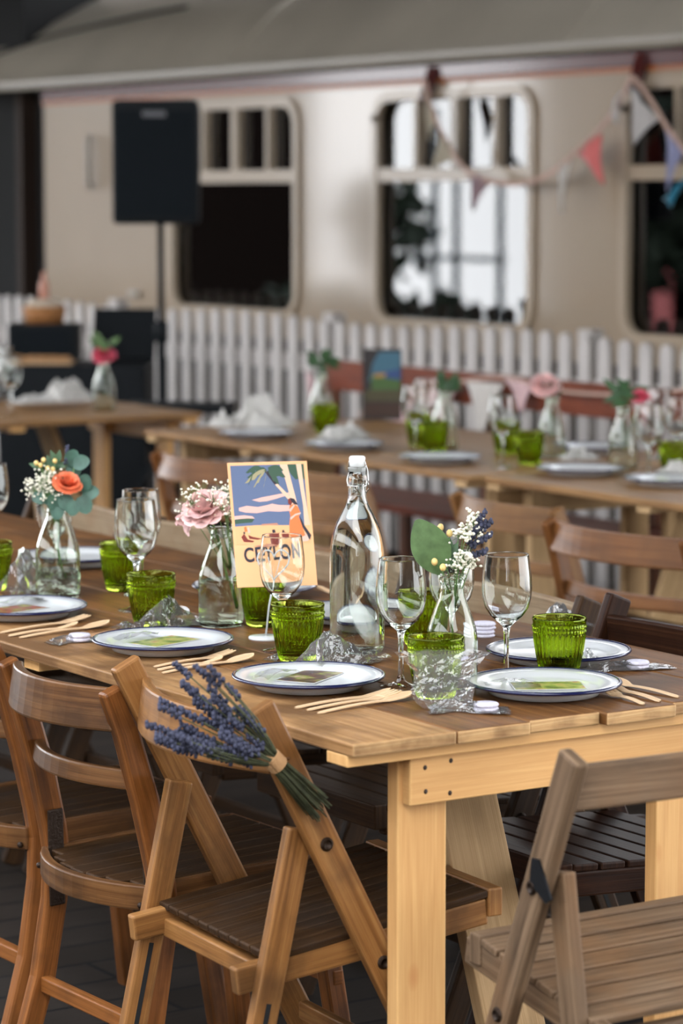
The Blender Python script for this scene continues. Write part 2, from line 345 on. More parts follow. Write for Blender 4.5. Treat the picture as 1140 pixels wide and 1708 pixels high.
M['paint'] = mat('cream_coach_paint', (.36, .27, .185), .33, .4, coat=1.0, coat_r=.07, var=.06, vscale=1.2)
M['cream_trim'] = mat('cream_window_frame', (.42, .325, .23), .3, .5, coat=.5, coat_r=.1)
M['maroon'] = mat('maroon_coach_paint', (.085, .011, .010), .25, .5, coat=.6, coat_r=.1)
M['orange'] = mat('orange_lining', (.36, .10, .018), .3)
M['roofgrey'] = mat('grey_roof_paint', (.40, .355, .285), .30, .5, coat=.3, coat_r=.22, var=.10, vscale=2)
M['gutter'] = mat('gutter_metal', (.40, .36, .31), .35)
M['black'] = mat('flat_black', (.008, .008, .008), .9)
M['interior'] = mat('dark_interior', (.030, .016, .010), .7)
M['orange_gloss'] = mat('glossy_orange', (.45, .15, .03), .35, coat=.4)
M['pane'] = thin_film('window_glass', (.82, .86, .86), 1.52, .0, 1.9, 0)
M['white_paint'] = mat('white_fence_paint', (.56, .52, .49), .55, var=.08, vscale=9)
M['blk'] = mat('black_plastic', (.007, .009, .011), .6, .2, bump=.1, bscale=120)
M['mesh'] = mat('speaker_grille', (.008, .011, .014), .8, .15, bump=.5, bscale=400)
M['badge'] = mat('grey_badge', (.10, .10, .11), .4)

# ------------------------------------------------------------------ setting
def floor_mat():
    m = bpy.data.materials.new('dark_deck_boards'); m.use_nodes = True; t = m.node_tree; N = t.nodes; L = t.links; b = N['Principled BSDF']
    tc = N.new('ShaderNodeTexCoord'); br = N.new('ShaderNodeTexBrick'); br.inputs['Color1'].default_value = (.026, .018, .012, 1); br.inputs['Color2'].default_value = (.045, .033, .025, 1); br.inputs['Mortar'].default_value = (.008, .007, .007, 1)
    br.inputs['Scale'].default_value = 1; br.inputs['Brick Width'].default_value = 2.6; br.inputs['Row Height'].default_value = .13; br.inputs['Mortar Size'].default_value = .006
    L.new(tc.outputs['Object'], br.inputs['Vector'])
    n = N.new('ShaderNodeTexNoise'); mp = N.new('ShaderNodeMapping'); mp.inputs['Scale'].default_value = (2, 40, 1); L.new(tc.outputs['Object'], mp.inputs[0]); L.new(mp.outputs[0], n.inputs['Vector']); n.inputs['Detail'].default_value = 5
    mx = N.new('ShaderNodeMix'); mx.data_type = 'RGBA'; mx.blend_type = 'MULTIPLY'; mx.inputs[0].default_value = .7; L.new(br.outputs[0], mx.inputs[6]); L.new(n.outputs['Fac'], mx.inputs[7])
    L.new(mx.outputs[2], b.inputs['Base Color']); b.inputs['Roughness'].default_value = .75; b.inputs['Specular IOR Level'].default_value = .15
    bp = N.new('ShaderNodeBump'); bp.inputs['Strength'].default_value = .4; bp.inputs['Distance'].default_value = .01; L.new(br.outputs['Fac'], bp.inputs['Height']); bp.invert = True; L.new(bp.outputs[0], b.inputs['Normal'])
    return m
mb = MB(); mb.box((-7, -7, -.2), (7.0, 24, 0)); struct(mb.build('floor', floor_mat()))
M['ceil'] = mat('dark_canopy_boards', (.05, .038, .03), .8)
RL0, RL1 = -1.3, 1.4          # open roof-light band along the canopy
mb = MB(); mb.box((RL1, -5.2, 3.5), (7.95, 10.2, 3.62)); mb.box((RL1, 10.2, 3.5), (8.5, 19, 3.62)); mb.box((-5, -5.2, 3.5), (RL0, 19, 3.62))
for k in range(9): mb.box((RL1, -4.5 + k * 2.8, 3.28), (7.95, -4.3 + k * 2.8, 3.5))
struct(mb.build('ceiling', M['ceil']))
mb = MB()
for x0, x1 in ((-5, -4.8), (-3.8, -3.25), (-2.95, -2.55), (-2.05, 7)): mb.box((x0, -5.3, 0), (x1, -5.2, 3.5))
mb.box((-5, -5.3, 0), (7, -5.22, .9)); mb.box((-5, -5.3, 3.1), (7, -5.22, 3.5))
struct(mb.build('sky_screen_back', M['ceil']))  # added behind the camera; gaps shaped to limit sky light and streak the glasses
mb = MB(); mb.box((-5.1, -5.2, 0), (-5.0, 19, 2.3)); struct(mb.build('sky_screen_left', M['ceil']))  # added out of view to shut out low sky light from the left
mb = MB(); mb.box((5.5, 19, 0), (14, 19.2, 6)); struct(mb.build('sky_screen_far', M['ceil']))  # added dark slab hiding the bright sky past the canopy end
M['post'] = mat('dark_canopy_post', (.035, .026, .02), .6)
for k, (x, y) in enumerate([(-4.3, -4.4), (-4.3, 0), (-4.3, 5), (-4.3, 10), (-4.3, 15), (0, -4.8), (-2.1, -4.8), (2.2, -4.8), (5.3, -4.6)]):
    mb = MB(); mb.box((x - .1, y - .1, 0), (x + .1, y + .1, 3.3)); struct(mb.build('trim_%d' % (k + 1), M['post']))

# ---- railway carriage (structure: wall_train etc. -> one thing with parts)
XT = 7.2
coach = thing('railway_carriage', 'long cream railway carriage with maroon eaves band and grey curved roof behind fence', 'railway carriage', (XT, 10, 0))
YA, YB = 14.08, 4.0       # cream body from YA (far end, left) to YB (right)
wins = [(11.46, 12.66), (9.61, 10.79), (7.80, 8.99), (5.95, 7.15)]
ZW0, ZW1 = .955, 1.965
def loc(p): return (p[0] - XT, p[1] - 10, p[2])
body = MB()
def bb(m, y0, y1, z0, z1, x0=XT, x1=XT + .06): m.box(loc((x0, y0, z0)), loc((x1, y1, z1)))
ys = sorted([YB, YA] + [y for w in wins for y in w])
segs = list(zip(ys[::2], ys[1::2]))
for y0, y1 in segs: bb(body, y0, y1, .84, 2.02)
for y0, y1 in wins:
    bb(body, y0, y1, .84, ZW0); bb(body, y0, y1, ZW1, 2.02)
    # rounded corners of the opening
    for yy, sg in ((y0, 1), (y1, -1)):
        for zz, sz in ((ZW0, 1), (ZW1, -1)):
            R_ = .10; poly = [(0, 0)] + [(sg * (R_ - R_ * math.sin(a * PI / 12)), sz * (R_ - R_ * math.cos(a * PI / 12))) for a in range(7)]
            if sg * sz < 0: poly.reverse()
            body.prism(poly, loc((XT, yy, zz)), (0, 1, 0), (0, 0, 1), (1, 0, 0), .06)
body.build('body_side', M['paint'], coach, fix=True)
mb = MB(); bb(mb, YB, YA, -.1, .84, XT + .04, XT + .09); mb.build('underframe', M['interior'], coach)
mb = MB(); bb(mb, YB, YA, .66, .74, XT + .0, XT + .04); mb.build('footboard', M['black'], coach)
mb = MB(); bb(mb, YB, YA, 2.032, 2.095, XT - .012); bo = mb.build('eaves_band', M['maroon'], coach, bevel=.004); bo['label'] = 'maroon painted band'
mb = MB(); bb(mb, YB, YA, 2.012, 2.034, XT - .008); mb.build('lining_stripe', M['orange'], coach)
mb = MB(); bb(mb, YB, 15.4, 2.095, 2.112, XT - .01); mb.build('eaves_strip', M['black'], coach)  # black strip between the maroon band and the roof edge
# roof: curved section
prof = [(-.075, 2.100), (-.085, 2.112), (-.085, 2.135), (-.06, 2.15), (.0, 2.215), (.08, 2.30), (.18, 2.40), (.32, 2.50), (.55, 2.62), (.85, 2.72), (1.25, 2.78), (1.7, 2.72), (2.2, 2.5), (2.5, 2.15), (2.4, 2.1)]
mb = MB(); mb.smooth = True
mb.quadgrid([[(x, y - 10, z) for x, z in prof] for y in (YB, 8, 9.7, 11.5, 13.2, 15.4)], flip=True)
mb.smooth = False
mb.build('roof', M['roofgrey'], coach, fix=True)
mb = MB(); mb.sweep([loc((XT + a, 12.95 + b, z)) for a, b, z in ((.10, 1.9, 2.325), (.17, 1.45, 2.395), (.235, .95, 2.442), (.285, .45, 2.48), (.315, 0.1, 2.50))], .025, .02, (1, 0, 0)); mb.build('rain_strip', M['black'], coach)
mb = MB(); bb(mb, 14.55, 15.4, 2.36, 2.80, XT + .12, XT + .6); mb.build('roof_ventilator', M['black'], coach)
for y_ in (9.3, 12.0):
    mb = MB(); mb.sweep([(x - .004, y_ - 10, z + .006) for x, z in prof[3:11]], .03, .012, (0, 1, 0)); mb.build('roof_joint', M['roofgrey'], coach)
mb = MB(); mb.sweep([loc((XT - .09, YB, 2.13)), loc((XT - .09, 15.4, 2.13))], .03, .02, (1, 0, 0)); mb.build('gutter', M['gutter'], coach)
# dark end vestibule
mb = MB(); bb(mb, 14.10, 16.5, -.1, 2.12, XT + .25, XT + .3); bb(mb, 14.05, 14.10, -.1, 2.1, XT + .06, XT + .3); mb.build('vestibule', M['black'], coach)
mb = MB(); bb(mb, 14.66, 14.72, -.1, 2.1, XT + .15, XT + .25); mb.build('vestibule_post', M['interior'], coach)
mb = MB(); mb.tube([loc((XT - .03, 13.48, 1.56)), loc((XT - .045, 13.48, 1.6)), loc((XT - .045, 13.48, 1.80)), loc((XT - .03, 13.48, 1.84))], .016, 10); mb.build('grab_handle', M['gutter'], coach)
mb = MB(); bb(mb, 13.0, 13.09, 1.0, 1.03, XT - .03, XT); mb.build('door_catch', M['gutter'], coach, bevel=.004)
# interior box
mb = MB(); bb(mb, YB, 14.0, .3, 2.0, XT + 1.6, XT + 1.65); bb(mb, YB, 14.0, .2, .3, XT + .06, XT + 1.6); bb(mb, YB, 14.0, 2.02, 2.05, XT + .06, XT + 1.6)
for y_ in (4.1, 7.5, 9.3, 11.1, 13.2): bb(mb, y_ - .03, y_ + .03, .3, 2.0, XT + .5, XT + 1.6)
mb.build('interior', M['interior'], coach)
for wi, (y0, y1) in enumerate(wins):
    fr = MB(); zt = 1.615
    def fb(a, b, c, d, x0=XT - .012, x1=XT + .03): bb(fr, a, b, c, d, x0, x1)
    R_ = .11; n = 7; ring = []
    for cy_, cz_, a0 in ((y1 - R_, ZW1 - R_, 0), (y0 + R_, ZW1 - R_, 90), (y0 + R_, ZW0 + R_, 180), (y1 - R_, ZW0 + R_, 270)):
        for k in range(n):
            a = math.radians(a0 + 90 * k / (n - 1)); ring.append((cy_ + R_ * math.cos(a), cz_ + R_ * math.sin(a)))
    pts = [loc((XT - .004, a, b)) for a, b in ring]; pts.append(pts[0]); pts.append(pts[1])
    fr.sweep(pts, .03, .045, (1, 0, 0))
    fb(y0, y1, zt - .03, zt + .03)
    w_ = y1 - y0
    for fct, ww in ((.27, .028), (.52, .05), (.78, .028)): fb(y0 + w_ * (1 - fct) - ww / 2, y0 + w_ * (1 - fct) + ww / 2, zt + .03, ZW1)
    f = fr.build('window_frame', M['cream_trim'], coach, fix=True)
    pn = MB(); bb(pn, y0 - .01, y1 + .01, ZW0 - .01, ZW1 + .01, XT + .032, XT + .034); pn.build('pane', M['pane'], f)
    if wi == 0:
        mb = MB(); bb(mb, y0 + .02, y1 - .02, 1.462, 1.495, XT + .045, XT + .07); mb.build('orange_bar', M['orange_gloss'], coach, bevel=.003)  # orange bar set just behind the glass
# hooks for the bunting
def hook(px, py, top):
    p = at(px, py, x=XT - .05); mb = MB(); mb.board((-.01, p.y - 10, 2.08), (-.05, p.y - 10, 1.95), .05, .035, (0, 1, 0)); mb.ball((-.05, p.y - 10, 1.95), .035); mb.build('bunting_bracket', M['maroon'], coach); return p.y
hk1 = hook(712, 140, 0); hk2 = hook(1060, 120, 0)

# ---- picket fence
fx = 6.6
fence = thing('picket_fence', 'white wooden picket fence with rounded tops along the carriage', 'fence', (fx, 9.5, 0))
def picket(y, zt=1.0, w=.068):
    m = MB(); poly = [(-w / 2, .05), (w / 2, .05), (w / 2, zt - w / 2)] + [(w / 2 * math.cos(a * PI / 8), zt - w / 2 + w / 2 * math.sin(a * PI / 8)) for a in range(1, 8)] + [(-w / 2, zt - w / 2)]
    m.prism(poly, (-.012, y - 9.5, 0), (0, 1, 0), (0, 0, 1), (1, 0, 0), .02); m.build('picket', M['white_paint'], fence, fix=True)
y = 6.9
while y < 16.2:
    picket(y, 1.0 + .012 * math.sin(y * 3)); y += .121 if y < 10.3 else .133
for z in (.28, .80):
    m = MB(); m.box((.012, 6.7 - 9.5, z - .035), (.047, 16.3 - 9.5, z + .035)); m.build('rail', M['white_paint'], fence)
for y in (6.95, 8.55, 10.35, 12.3, 14.2, 16.1):
    m = MB(); m.box((.05, y - .04 - 9.5, 0), (.12, y + .04 - 9.5, 1.02)); m.build('fence_post', M['white_paint'], fence, bevel=.006)

# ------------------------------------------------------------------ tables
TZ = .752
def make_table(label, loc, rz, length, mtop, mleg, half=.455, full=True):
    t = thing('trestle_table', label, 'table', loc, rz, 'long trestle tables')
    r = random.Random(3); m = MB()
    xs = [-half + .009, -.262, -.126, .010, .149, .31, half]
    for i in range(6):
        a, b = xs[i] + .0015, xs[i + 1] - .0015; e0 = -.004 + r.uniform(-.010, .010); e1 = length + r.uniform(-.01, .01)
        if i == 0: e0 = -.006
        n = 10; pts = [((a + b) / 2, e0 + (e1 - e0) * k / n, TZ - .010 + (r.uniform(-.0006, .0006))) for k in range(n + 1)]
        m.sweep(pts, b - a, .020, (1, 0, 0)); m.m[-6:] = [m.m[-6], m.m[-5], m.m[-4], m.m[-3], 1, 1]
        if i == 0: m.m = [2] * (len(m.m) - 2) + [1, 1]      # sawn end grain
        q = len(m.v); m.uv[-1] = [(.3 * k, .02 * k) for k in range(4)]; m.uv[-2] = m.uv[-1]
    m.build('tabletop', [mtop, M['cut_end'], M['tan_board'] if mtop == M['table_top'] else mtop], t, bevel=.003)
    for y0 in (.012, length - .067):
        m = MB(); m.board((-half + .012, y0 + .0275, TZ - .029), (half - .02, y0 + .0275, TZ - .029), .055, .018, (0, 1, 0)); m.build('batten', mleg, t, bevel=.002)
    for y0, sg in ((.035, 1), (length - .035, -1)):
        m = MB(); m.board((-.325, y0, .678), (.335, y0, .678), .072, .02, (0, 0, 1)); m.build('apron', mleg, t, bevel=.002)
        s = MB()
        for x in (-.30, -.252, .205, .262, .305):
            for z in (.698, .657): s.lathe([(0, 0), (.0032, .0), (.0032, .0015), (0, .0015)], 8, (0, 0, 0)) if 0 else s.ball((x + r.uniform(-.004, .004), y0 - sg * .0095, z + r.uniform(-.004, .004)), .0042, 8, 5, (1, .35, 1))
        o = s.build('screw', M['bolt'], t)
        for x in (-.332, .156):
            m = MB(); m.board((x + .0435, y0 + sg * .025, 0), (x + .0435, y0 + sg * .025, .715), .087, .028, (1, 0, 0)); m.build('leg', mleg, t, bevel=.002)
        m = MB(); m.board((-.31, y0 + sg * .085, .09), (.245, y0 + sg * .085, .09), .07, .02, (0, 0, 1)); m.build('crossbar', mleg, t, bevel=.002)
        if full:
            m = MB(); m.board((.0, y0 + sg * .118, .06), (.0, y0 + sg * .37, .708), .115, .028, (1, 0, 0)); m.build('brace', M['pine_old'], t, bevel=.002)
    for y in ([length * .33, length * .66] if length > 1.5 else []):
        m = MB(); m.board((-half + .02, y, TZ - .029), (half - .02, y, TZ - .029), .055, .018, (0, 1, 0)); m.build('batten', mleg, t)
    return t
make_table('nearest long trestle table of worn brown boards on pale pine legs', (2.63, 3.34, 0), 0, 3.1, M['table_top'], M['pine'])
make_table('right-hand far trestle table in front of the red-brown bench', (5.06, 4.35, 0), 0, 2.03, M['far_table'], M['pine_old'])
make_table('left-hand far trestle table, below the dark landscape poster card', (5.035, 6.42, 0), 0, 1.85, M['far_table'], M['pine_old'])
make_table('trestle table at the back left, end-on beside the speaker pole', (5.12, 9.25, 0), PI / 2, 2.2, M['far_table'], M['pine'])

# ------------------------------------------------------------------ chairs
def seat_slats(m, w, pts, n, slat_t=.012, gap=.006, along=False):
    if along:
        for i in range(n):
            x = -w / 2 + w * (i + .5) / n; m.board((x, pts[0][0], pts[0][1]), (x, pts[1][0], pts[1][1]), w / n - gap * .7, slat_t, (1, 0, 0))
        return
    # pts: list of (y,z) from back to front; slats run across x
    y0, z0 = pts[0]; y1, z1 = pts[1]; L = math.hypot(y1 - y0, z1 - z0); dy, dz = (y1 - y0) / L, (z1 - z0) / L; sw = L / n - gap
    for i in range(n):
        c = (i + .5) * L / n; m.board((-w / 2, y0 + dy * c, z0 + dz * c), (w / 2, y0 + dy * c, z0 + dz * c), sw, slat_t, (0, dy, dz))
def folding_chair(label, loc, rz, w, post, rear, seat, railtop, mp, ms, group, curve=.0, plates=False, postw=.05, mrail=None, lay=(0, .027, .05), nsl=7, along=False, ext=0):
    t = thing('folding_chair', label, 'chair', loc, rz, group)
    hw = w / 2; th = .022
    for s in (-1, 1):
        m = MB(); m.board((s * hw, post[0][0], post[0][1]), (s * hw, post[1][0], post[1][1]), th, postw, (1, 0, 0)); m.build('back_post', mp, t, bevel=.005)
        m = MB(); m.board((s * (hw - lay[1]), rear[0][0], rear[0][1]), (s * (hw - lay[1]), rear[1][0], rear[1][1]), th, postw * .86, (1, 0, 0)); m.build('leg', mp, t, bevel=.004)
        rd = ((rear[1][0] - rear[0][0]) / (rear[0][1]), )[0]; ysl = lambda z: rear[0][0] + rd * (rear[0][1] - z)
        m = MB(); m.board((s * (hw - lay[1]), ysl(.35), .35), (s * (hw - lay[1]), ysl(.20), .20), th + .001, .008, (1, 0, 0)); m.build('slot', M['black'], t)
        m = MB(); m.board((s * (hw - lay[2]), seat[0][0] - .055, seat[0][1] - .028), (s * (hw - lay[2]), seat[1][0] + ext, seat[1][1] - .028 + ext * .2), .022, .042, (1, 0, 0)); m.build('seat_rail', mp, t, bevel=.004)
        # bolts: pivot of the rear leg and of the seat
        d = (post[1][0] - post[0][0], post[1][1] - post[0][1])
        def onpost(z): k = (z - post[0][1]) / d[1]; return post[0][0] + d[0] * k
        for z in (rear[0][1] - .02, seat[0][1] - .015):
            m = MB(); x0 = s * (hw + th / 2)
            m.lathe([(0, .005), (.007, .0045), (.0105, .0015), (.011, -.002)], 16); o = m.build('bolt', M['bolt'], t); o.location = (x0, onpost(z), z); o.rotation_euler = (0, s * PI / 2, 0)
        if plates:
            m = MB(); y_, z_ = rear[0]; yp = onpost(z_ + .0)
            m.prism([(-.010, .026), (.006, .027), (.034, -.022), (.022, -.030), (-.014, -.008)], (s * (hw + th / 2), yp - .004, z_ - .005), (0, -1, 0), (0, 0, 1), (s, 0, 0), .003); o = m.build('hinge_plate', M['iron'], t, fix=True); o['label'] = 'black iron hinge plate'
    m = MB(); sw = w - 2 * lay[2] + .03
    seat_slats(m, sw, seat, nsl, along=along)
    m.build('seat', ms, t, bevel=.003)
    m = MB(); k = 0.012
    m.board((-sw / 2, seat[1][0] + k, seat[1][1] - .014), (sw / 2, seat[1][0] + k, seat[1][1] - .014), .026, .045, (0, 1, 0)); m.build('front_rail', mp, t, bevel=.003); m = MB(); m.board((-sw / 2, seat[0][0] + .01, seat[0][1] - .032), (sw / 2, seat[0][0] + .01, seat[0][1] - .032), .024, .03, (0, 1, 0)); m.build('back_rail', mp, t, bevel=.003)
    # top rail
    m = MB(); z = (railtop[0] + railtop[1]) / 2; h = railtop[0] - railtop[1]; yr = post[0][0] + d[0] * ((z - post[0][1]) / d[1]); n = 10
    pts = [((-hw + .008) + (w - .016) * i / n, yr - curve * (1 - (2 * i / n - 1) ** 2), z) for i in range(n + 1)]
    m.sweep(pts, h, .018, (0, d[0] * .0 + .12, 1)); m.build('top_rail', mrail or mp, t, bevel=.004)
    for z, sh in ((.13, rear), (.20, post)):
        k = (z - sh[0][1]) / (sh[1][1] - sh[0][1]); yy = sh[0][0] + (sh[1][0] - sh[0][0]) * k
        m = MB(); m.board((-hw + .03, yy, z), (hw - .03, yy, z), .03, .018, (0, 0, 1)); m.build('stretcher', mp, t, bevel=.003)
    return t
near_ch = 'chairs around the nearest table'
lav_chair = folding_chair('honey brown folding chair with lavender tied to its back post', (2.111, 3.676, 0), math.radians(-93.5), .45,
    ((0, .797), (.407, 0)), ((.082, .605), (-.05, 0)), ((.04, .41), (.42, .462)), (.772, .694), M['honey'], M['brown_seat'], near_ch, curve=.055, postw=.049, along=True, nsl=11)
weath = folding_chair('weathered grey folding chair at the near end of the table', (2.485, 2.905, 0), 0, .47,
    ((0, .80), (.315, 0)), ((.060, .630), (-.04, 0)), ((.0, .432), (.258, .489)), (.783, .722), M['grey_wood'], M['grey_wood'], near_ch, curve=.012, plates=True, postw=.044, nsl=6, ext=.04)
dark = folding_chair('dark glossy folding chair opposite, at the table corner', (3.165, 3.735, 0), PI / 2, .45,
    ((0, .815), (.33, 0)), ((.10, .60), (-.16, 0)), ((.03, .43), (.42, .455)), (.785, .72), M['dark_wood'], M['dark_wood'], near_ch, curve=.02, postw=.05)
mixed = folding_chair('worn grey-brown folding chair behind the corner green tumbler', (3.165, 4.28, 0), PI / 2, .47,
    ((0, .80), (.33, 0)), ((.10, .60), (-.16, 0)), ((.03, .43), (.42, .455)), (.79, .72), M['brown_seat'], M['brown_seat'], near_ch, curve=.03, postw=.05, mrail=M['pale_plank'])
dup(mixed, 'pale-railed folding chair behind the water bottle', (3.165, 4.84, 0), PI / 2)
dup(mixed, 'pale-railed folding chair behind the pink flower vase', (3.18, 5.44, 0), PI / 2)
dup(mixed, 'pale-railed folding chair behind the coral flower vase', (3.18, 6.02, 0), PI / 2)

def bentwood(label, loc, rz, w, mp, ms, group, detail=True, mr=None):
    t = thing('bentwood_chair', label, 'chair', loc, rz, group); hw = w / 2
    path = [(-.012, .775), (.018, .70), (.052, .58), (.075, .47), (.082, .42), (.078, .34), (.055, .20), (.02, .08), (-.01, 0)]
    for s in (-1, 1):
        m = MB(); m.sweep([(s * (hw + (.0 if z > .6 else .012 * (1 - z / .6))), y, z) for y, z in path], .026, .04, (1, 0, 0), ts=[.036, .042, .046, .046, .045, .044, .042, .04, .038]); m.build('back_post', mp, t, bevel=.006)
        m = MB(); m.board((s * (hw - .03), .40, .415), (s * (hw - .005), .455, 0), .032, .036, (1, 0, 0)); m.build('leg', mp, t, bevel=.004)
        if detail:
            m = MB(); m.board((s * (hw - .016), .070, .505), (s * (hw - .010), .076, .33), .006, .030, (1, 0, 0)); m.build('hinge_plate', M['bolt'], t, bevel=.006)
            m = MB(); m.ball((s * (hw - .004), .045, .405), .0055); m.build('bolt', M['bolt'], t)
    def rail(name, z, h, cv, yb, ww=.018):
        n = 12; m = MB(); m.sweep([(-hw + .006 + (w - .012) * i / n, yb - cv * (1 - (2 * i / n - 1) ** 2), z) for i in range(n + 1)], h, ww, (0, .14, 1)); return m.build(name, mr or mp, t, bevel=.004)
    rail('top_rail', .738, .072, .05, .004); rail('mid_rail', .615, .034, .045, .045)
    # seat: planks with a rounded back edge in a bent frame
    m = MB(); n = 7; y0, y1 = .06, .43
    for i in range(n):
        x = -hw + .02 + (w - .04) * (i + .5) / n; yb = y0 - .05 * (1 - (2 * (i + .5) / n - 1) ** 2)
        m.board((x, yb + .012, .428), (x, y1, .443), (w - .04) / n - .002, .014, (1, 0, 0))
    m.build('seat', ms, t, bevel=.003)
    m = MB(); k = 12; pts = [(-hw + .006, y1, .428), (-hw + .006, .20, .422)] + [(-hw + .006 + (w - .012) * i / k, y0 - .005 - .05 * (1 - (2 * i / k - 1) ** 2), .416) for i in range(k + 1)] + [(hw - .006, .20, .422), (hw - .006, y1, .428), ]
    m.sweep(pts, .042, .016, (0, 0, 1)); m.build('seat_frame', mr or mp, t, bevel=.003); m = MB(); m.board((-hw, y1, .428), (hw, y1, .428), .04, .018, (0, 0, 1)); m.build('front_rail', mp, t, bevel=.003)
    for y_, z_, q in ((.43, .22, .015), (.055, .19, 0)):
        m = MB(); m.board((-hw, y_, z_), (hw, y_, z_), .028, .02, (0, 0, 1)); m.build('stretcher', mp, t, bevel=.003)
    return t
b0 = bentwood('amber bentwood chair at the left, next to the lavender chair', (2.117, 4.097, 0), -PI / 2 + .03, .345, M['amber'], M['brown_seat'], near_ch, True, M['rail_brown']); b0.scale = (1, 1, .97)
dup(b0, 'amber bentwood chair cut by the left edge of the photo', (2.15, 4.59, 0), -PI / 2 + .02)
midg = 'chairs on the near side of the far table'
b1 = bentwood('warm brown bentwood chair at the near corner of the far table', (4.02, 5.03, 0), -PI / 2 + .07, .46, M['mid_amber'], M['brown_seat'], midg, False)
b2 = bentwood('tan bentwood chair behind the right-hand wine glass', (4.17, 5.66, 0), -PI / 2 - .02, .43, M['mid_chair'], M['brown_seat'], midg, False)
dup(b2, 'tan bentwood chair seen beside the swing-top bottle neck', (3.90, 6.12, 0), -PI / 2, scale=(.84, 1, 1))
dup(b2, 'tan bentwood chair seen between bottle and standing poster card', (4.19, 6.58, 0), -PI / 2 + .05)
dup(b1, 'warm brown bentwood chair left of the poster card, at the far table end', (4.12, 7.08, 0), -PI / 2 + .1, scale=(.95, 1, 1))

# ------------------------------------------------------------------ bench behind the far table
bench = thing('bench', 'long red-brown wooden bench with back plank in front of white fence', 'bench', (5.95, 8.0, 0), 0)
m = MB(); m.sweep([(.02, y - 8, .835) for y in (6.2, 7, 8, 9, 9.3)], .02, .115, (1, 0, 0)); m.build('back_plank', M['bench_red'], bench, bevel=.004)
m = MB(); m.box((-.36, 6.2 - 8, .41), (.0, 9.3 - 8, .44)); m.build('seat', M['bench_red'], bench, bevel=.004)
for y in (6.3, 7.3, 8.25, 9.25):
    m = MB(); m.board((.03, y - 8, .88), (.03, y - 8, 0), .05, .03, (0, 1, 0)); m.build('back_post', M['rust_wood'], bench, bevel=.003)
    m = MB(); m.board((-.32, y - 8, .41), (-.32, y - 8, 0), .05, .03, (0, 1, 0)); m.build('leg', M['rust_wood'], bench, bevel=.003)

# ------------------------------------------------------------------ speaker on its pole
sp = at(268, 380, x=5.95); SPY = sp.y
stand = thing('speaker_stand', 'black speaker stand pole in front of white fence', 'speaker stand', (5.95, SPY, 0), 0)
m = MB(); m.tube([(0, 0, .25), (0, 0, .95)], .019, 12); m.tube([(0, 0, .95), (0, 0, 1.404)], .014, 12); m.build('pole', M['blk'], stand)
m = MB(); m.lathe([(.014, .90), (.03, .905), (.03, .99), (.014, .995)], 16); m.build('collar', M['blk'], stand)
for k in range(3):
    a = 2 * PI * k / 3 + .3; m = MB(); m.board((.02 * math.cos(a), .02 * math.sin(a), .42), (.30 * math.cos(a), .30 * math.sin(a), .012), .025, .012, (0, 0, 1)); m.build('leg', M['blk'], stand)
spk = thing('loudspeaker', 'black loudspeaker cabinet on a pole in front of the carriage', 'speaker', (5.95, SPY, 1.405), math.radians(-38))
m = MB(); zb, ztp = 0, .515
sec = [(-.185, -.15), (.185, -.15), (.15, .15), (-.15, .15)]
rows = []
m.prism([(x, y) for x, y in sec], (0, 0, zb), (1, 0, 0), (0, 1, 0), (0, 0, 1), ztp); m.build('cabinet', M['blk'], spk, bevel=.02, seg=3, fix=True)
m = MB(); m.box((-.168, -.158, .03), (.168, -.150, .475)); m.build('grille', M['mesh'], spk, bevel=.006)
m = MB(); m.box((-.05, -.162, .445), (.05, -.158, .468)); m.build('badge', M['badge'], spk, bevel=.002)
m = MB(); m.box((-.16, -.13, .512), (.16, .0, .517)); m.build('top_panel', M['blk'], spk)

# ------------------------------------------------------------------ things at the back left
case = thing('equipment_case', 'black equipment case with open lid and colourful stickers behind the back left table', 'case', (5.84, 11.0, 0), math.radians(-35))
m = MB(); m.box((-.38, -.22, 0), (.26, .22, .80)); m.build('body', M['blk'], case, bevel=.01)
m = MB(); m.board((.12, .2, .80), (.12, .30, 1.02), .28, .03, (1, 0, 0)); m.build('lid', M['blk'], case, bevel=.005)
for k, (x, z, w, h, c) in enumerate([(.15, .93, .045, .05, (.10, .18, .45)), (.215, .965, .035, .06, (.75, .30, .25)), (.08, .89, .04, .04, (.02, .03, .03)), (.03, .95, .035, .05, (.25, .32, .06))]):
    m = MB(); m.board((x, .178 + (z - .8) * .455 + .0, z - h / 2), (x, .178 + (z - .8) * .455 + h * .455, z + h / 2), w, .003, (1, 0, 0)); m.build('sticker', mat('sticker_%s' % ('blue', 'pink', 'black', 'olive')[k], c, .5), case)
amp = thing('amplifier', 'black amplifier box under the amber basket', 'amplifier', (0, 0, 0), math.radians(-35))
amp.location = case.matrix_basis @ V((-.215, .10, .8015)) if 0 else (5.84 + .819 * -.215 + .574 * .10, 11.0 - .574 * -.215 + .819 * .10, .8015)
m = MB(); m.box((-.15, -.1, 0), (.15, .1, .165)); m.build('cabinet', M['blk'], amp, bevel=.008)
m = MB(); m.box((-.13, -.104, .02), (.13, -.1, .145)); m.build('grille', M['mesh'], amp)
tray = thing('serving_tray', 'tan tray of pastries on the black case, behind the rose pink flower', 'tray', (0, 0, 0))
pp = at(92, 596, z=.83); tray.location = (5.84 + .819 * -.20 + .574 * -.11, 11.0 + .574 * .20 - .819 * .11, .8015); tray.rotation_euler = (0, 0, math.radians(-33))
m = MB(); m.box((-.14, -.08, 0), (.14, .08, .012)); m.build('base', M['cutlery'], tray, bevel=.004)
m = MB(); r_ = random.Random(2)
for k in range(14): m.ball((-.12 + .018 * k, r_.uniform(-.05, .05), .022), .016, 8, 6, (1.2, 1, .8))
m.build('pastry_heap', mat('golden_pastry', (.45, .24, .10), .6, var=.4, vscale=30), tray)['kind'] = 'stuff'
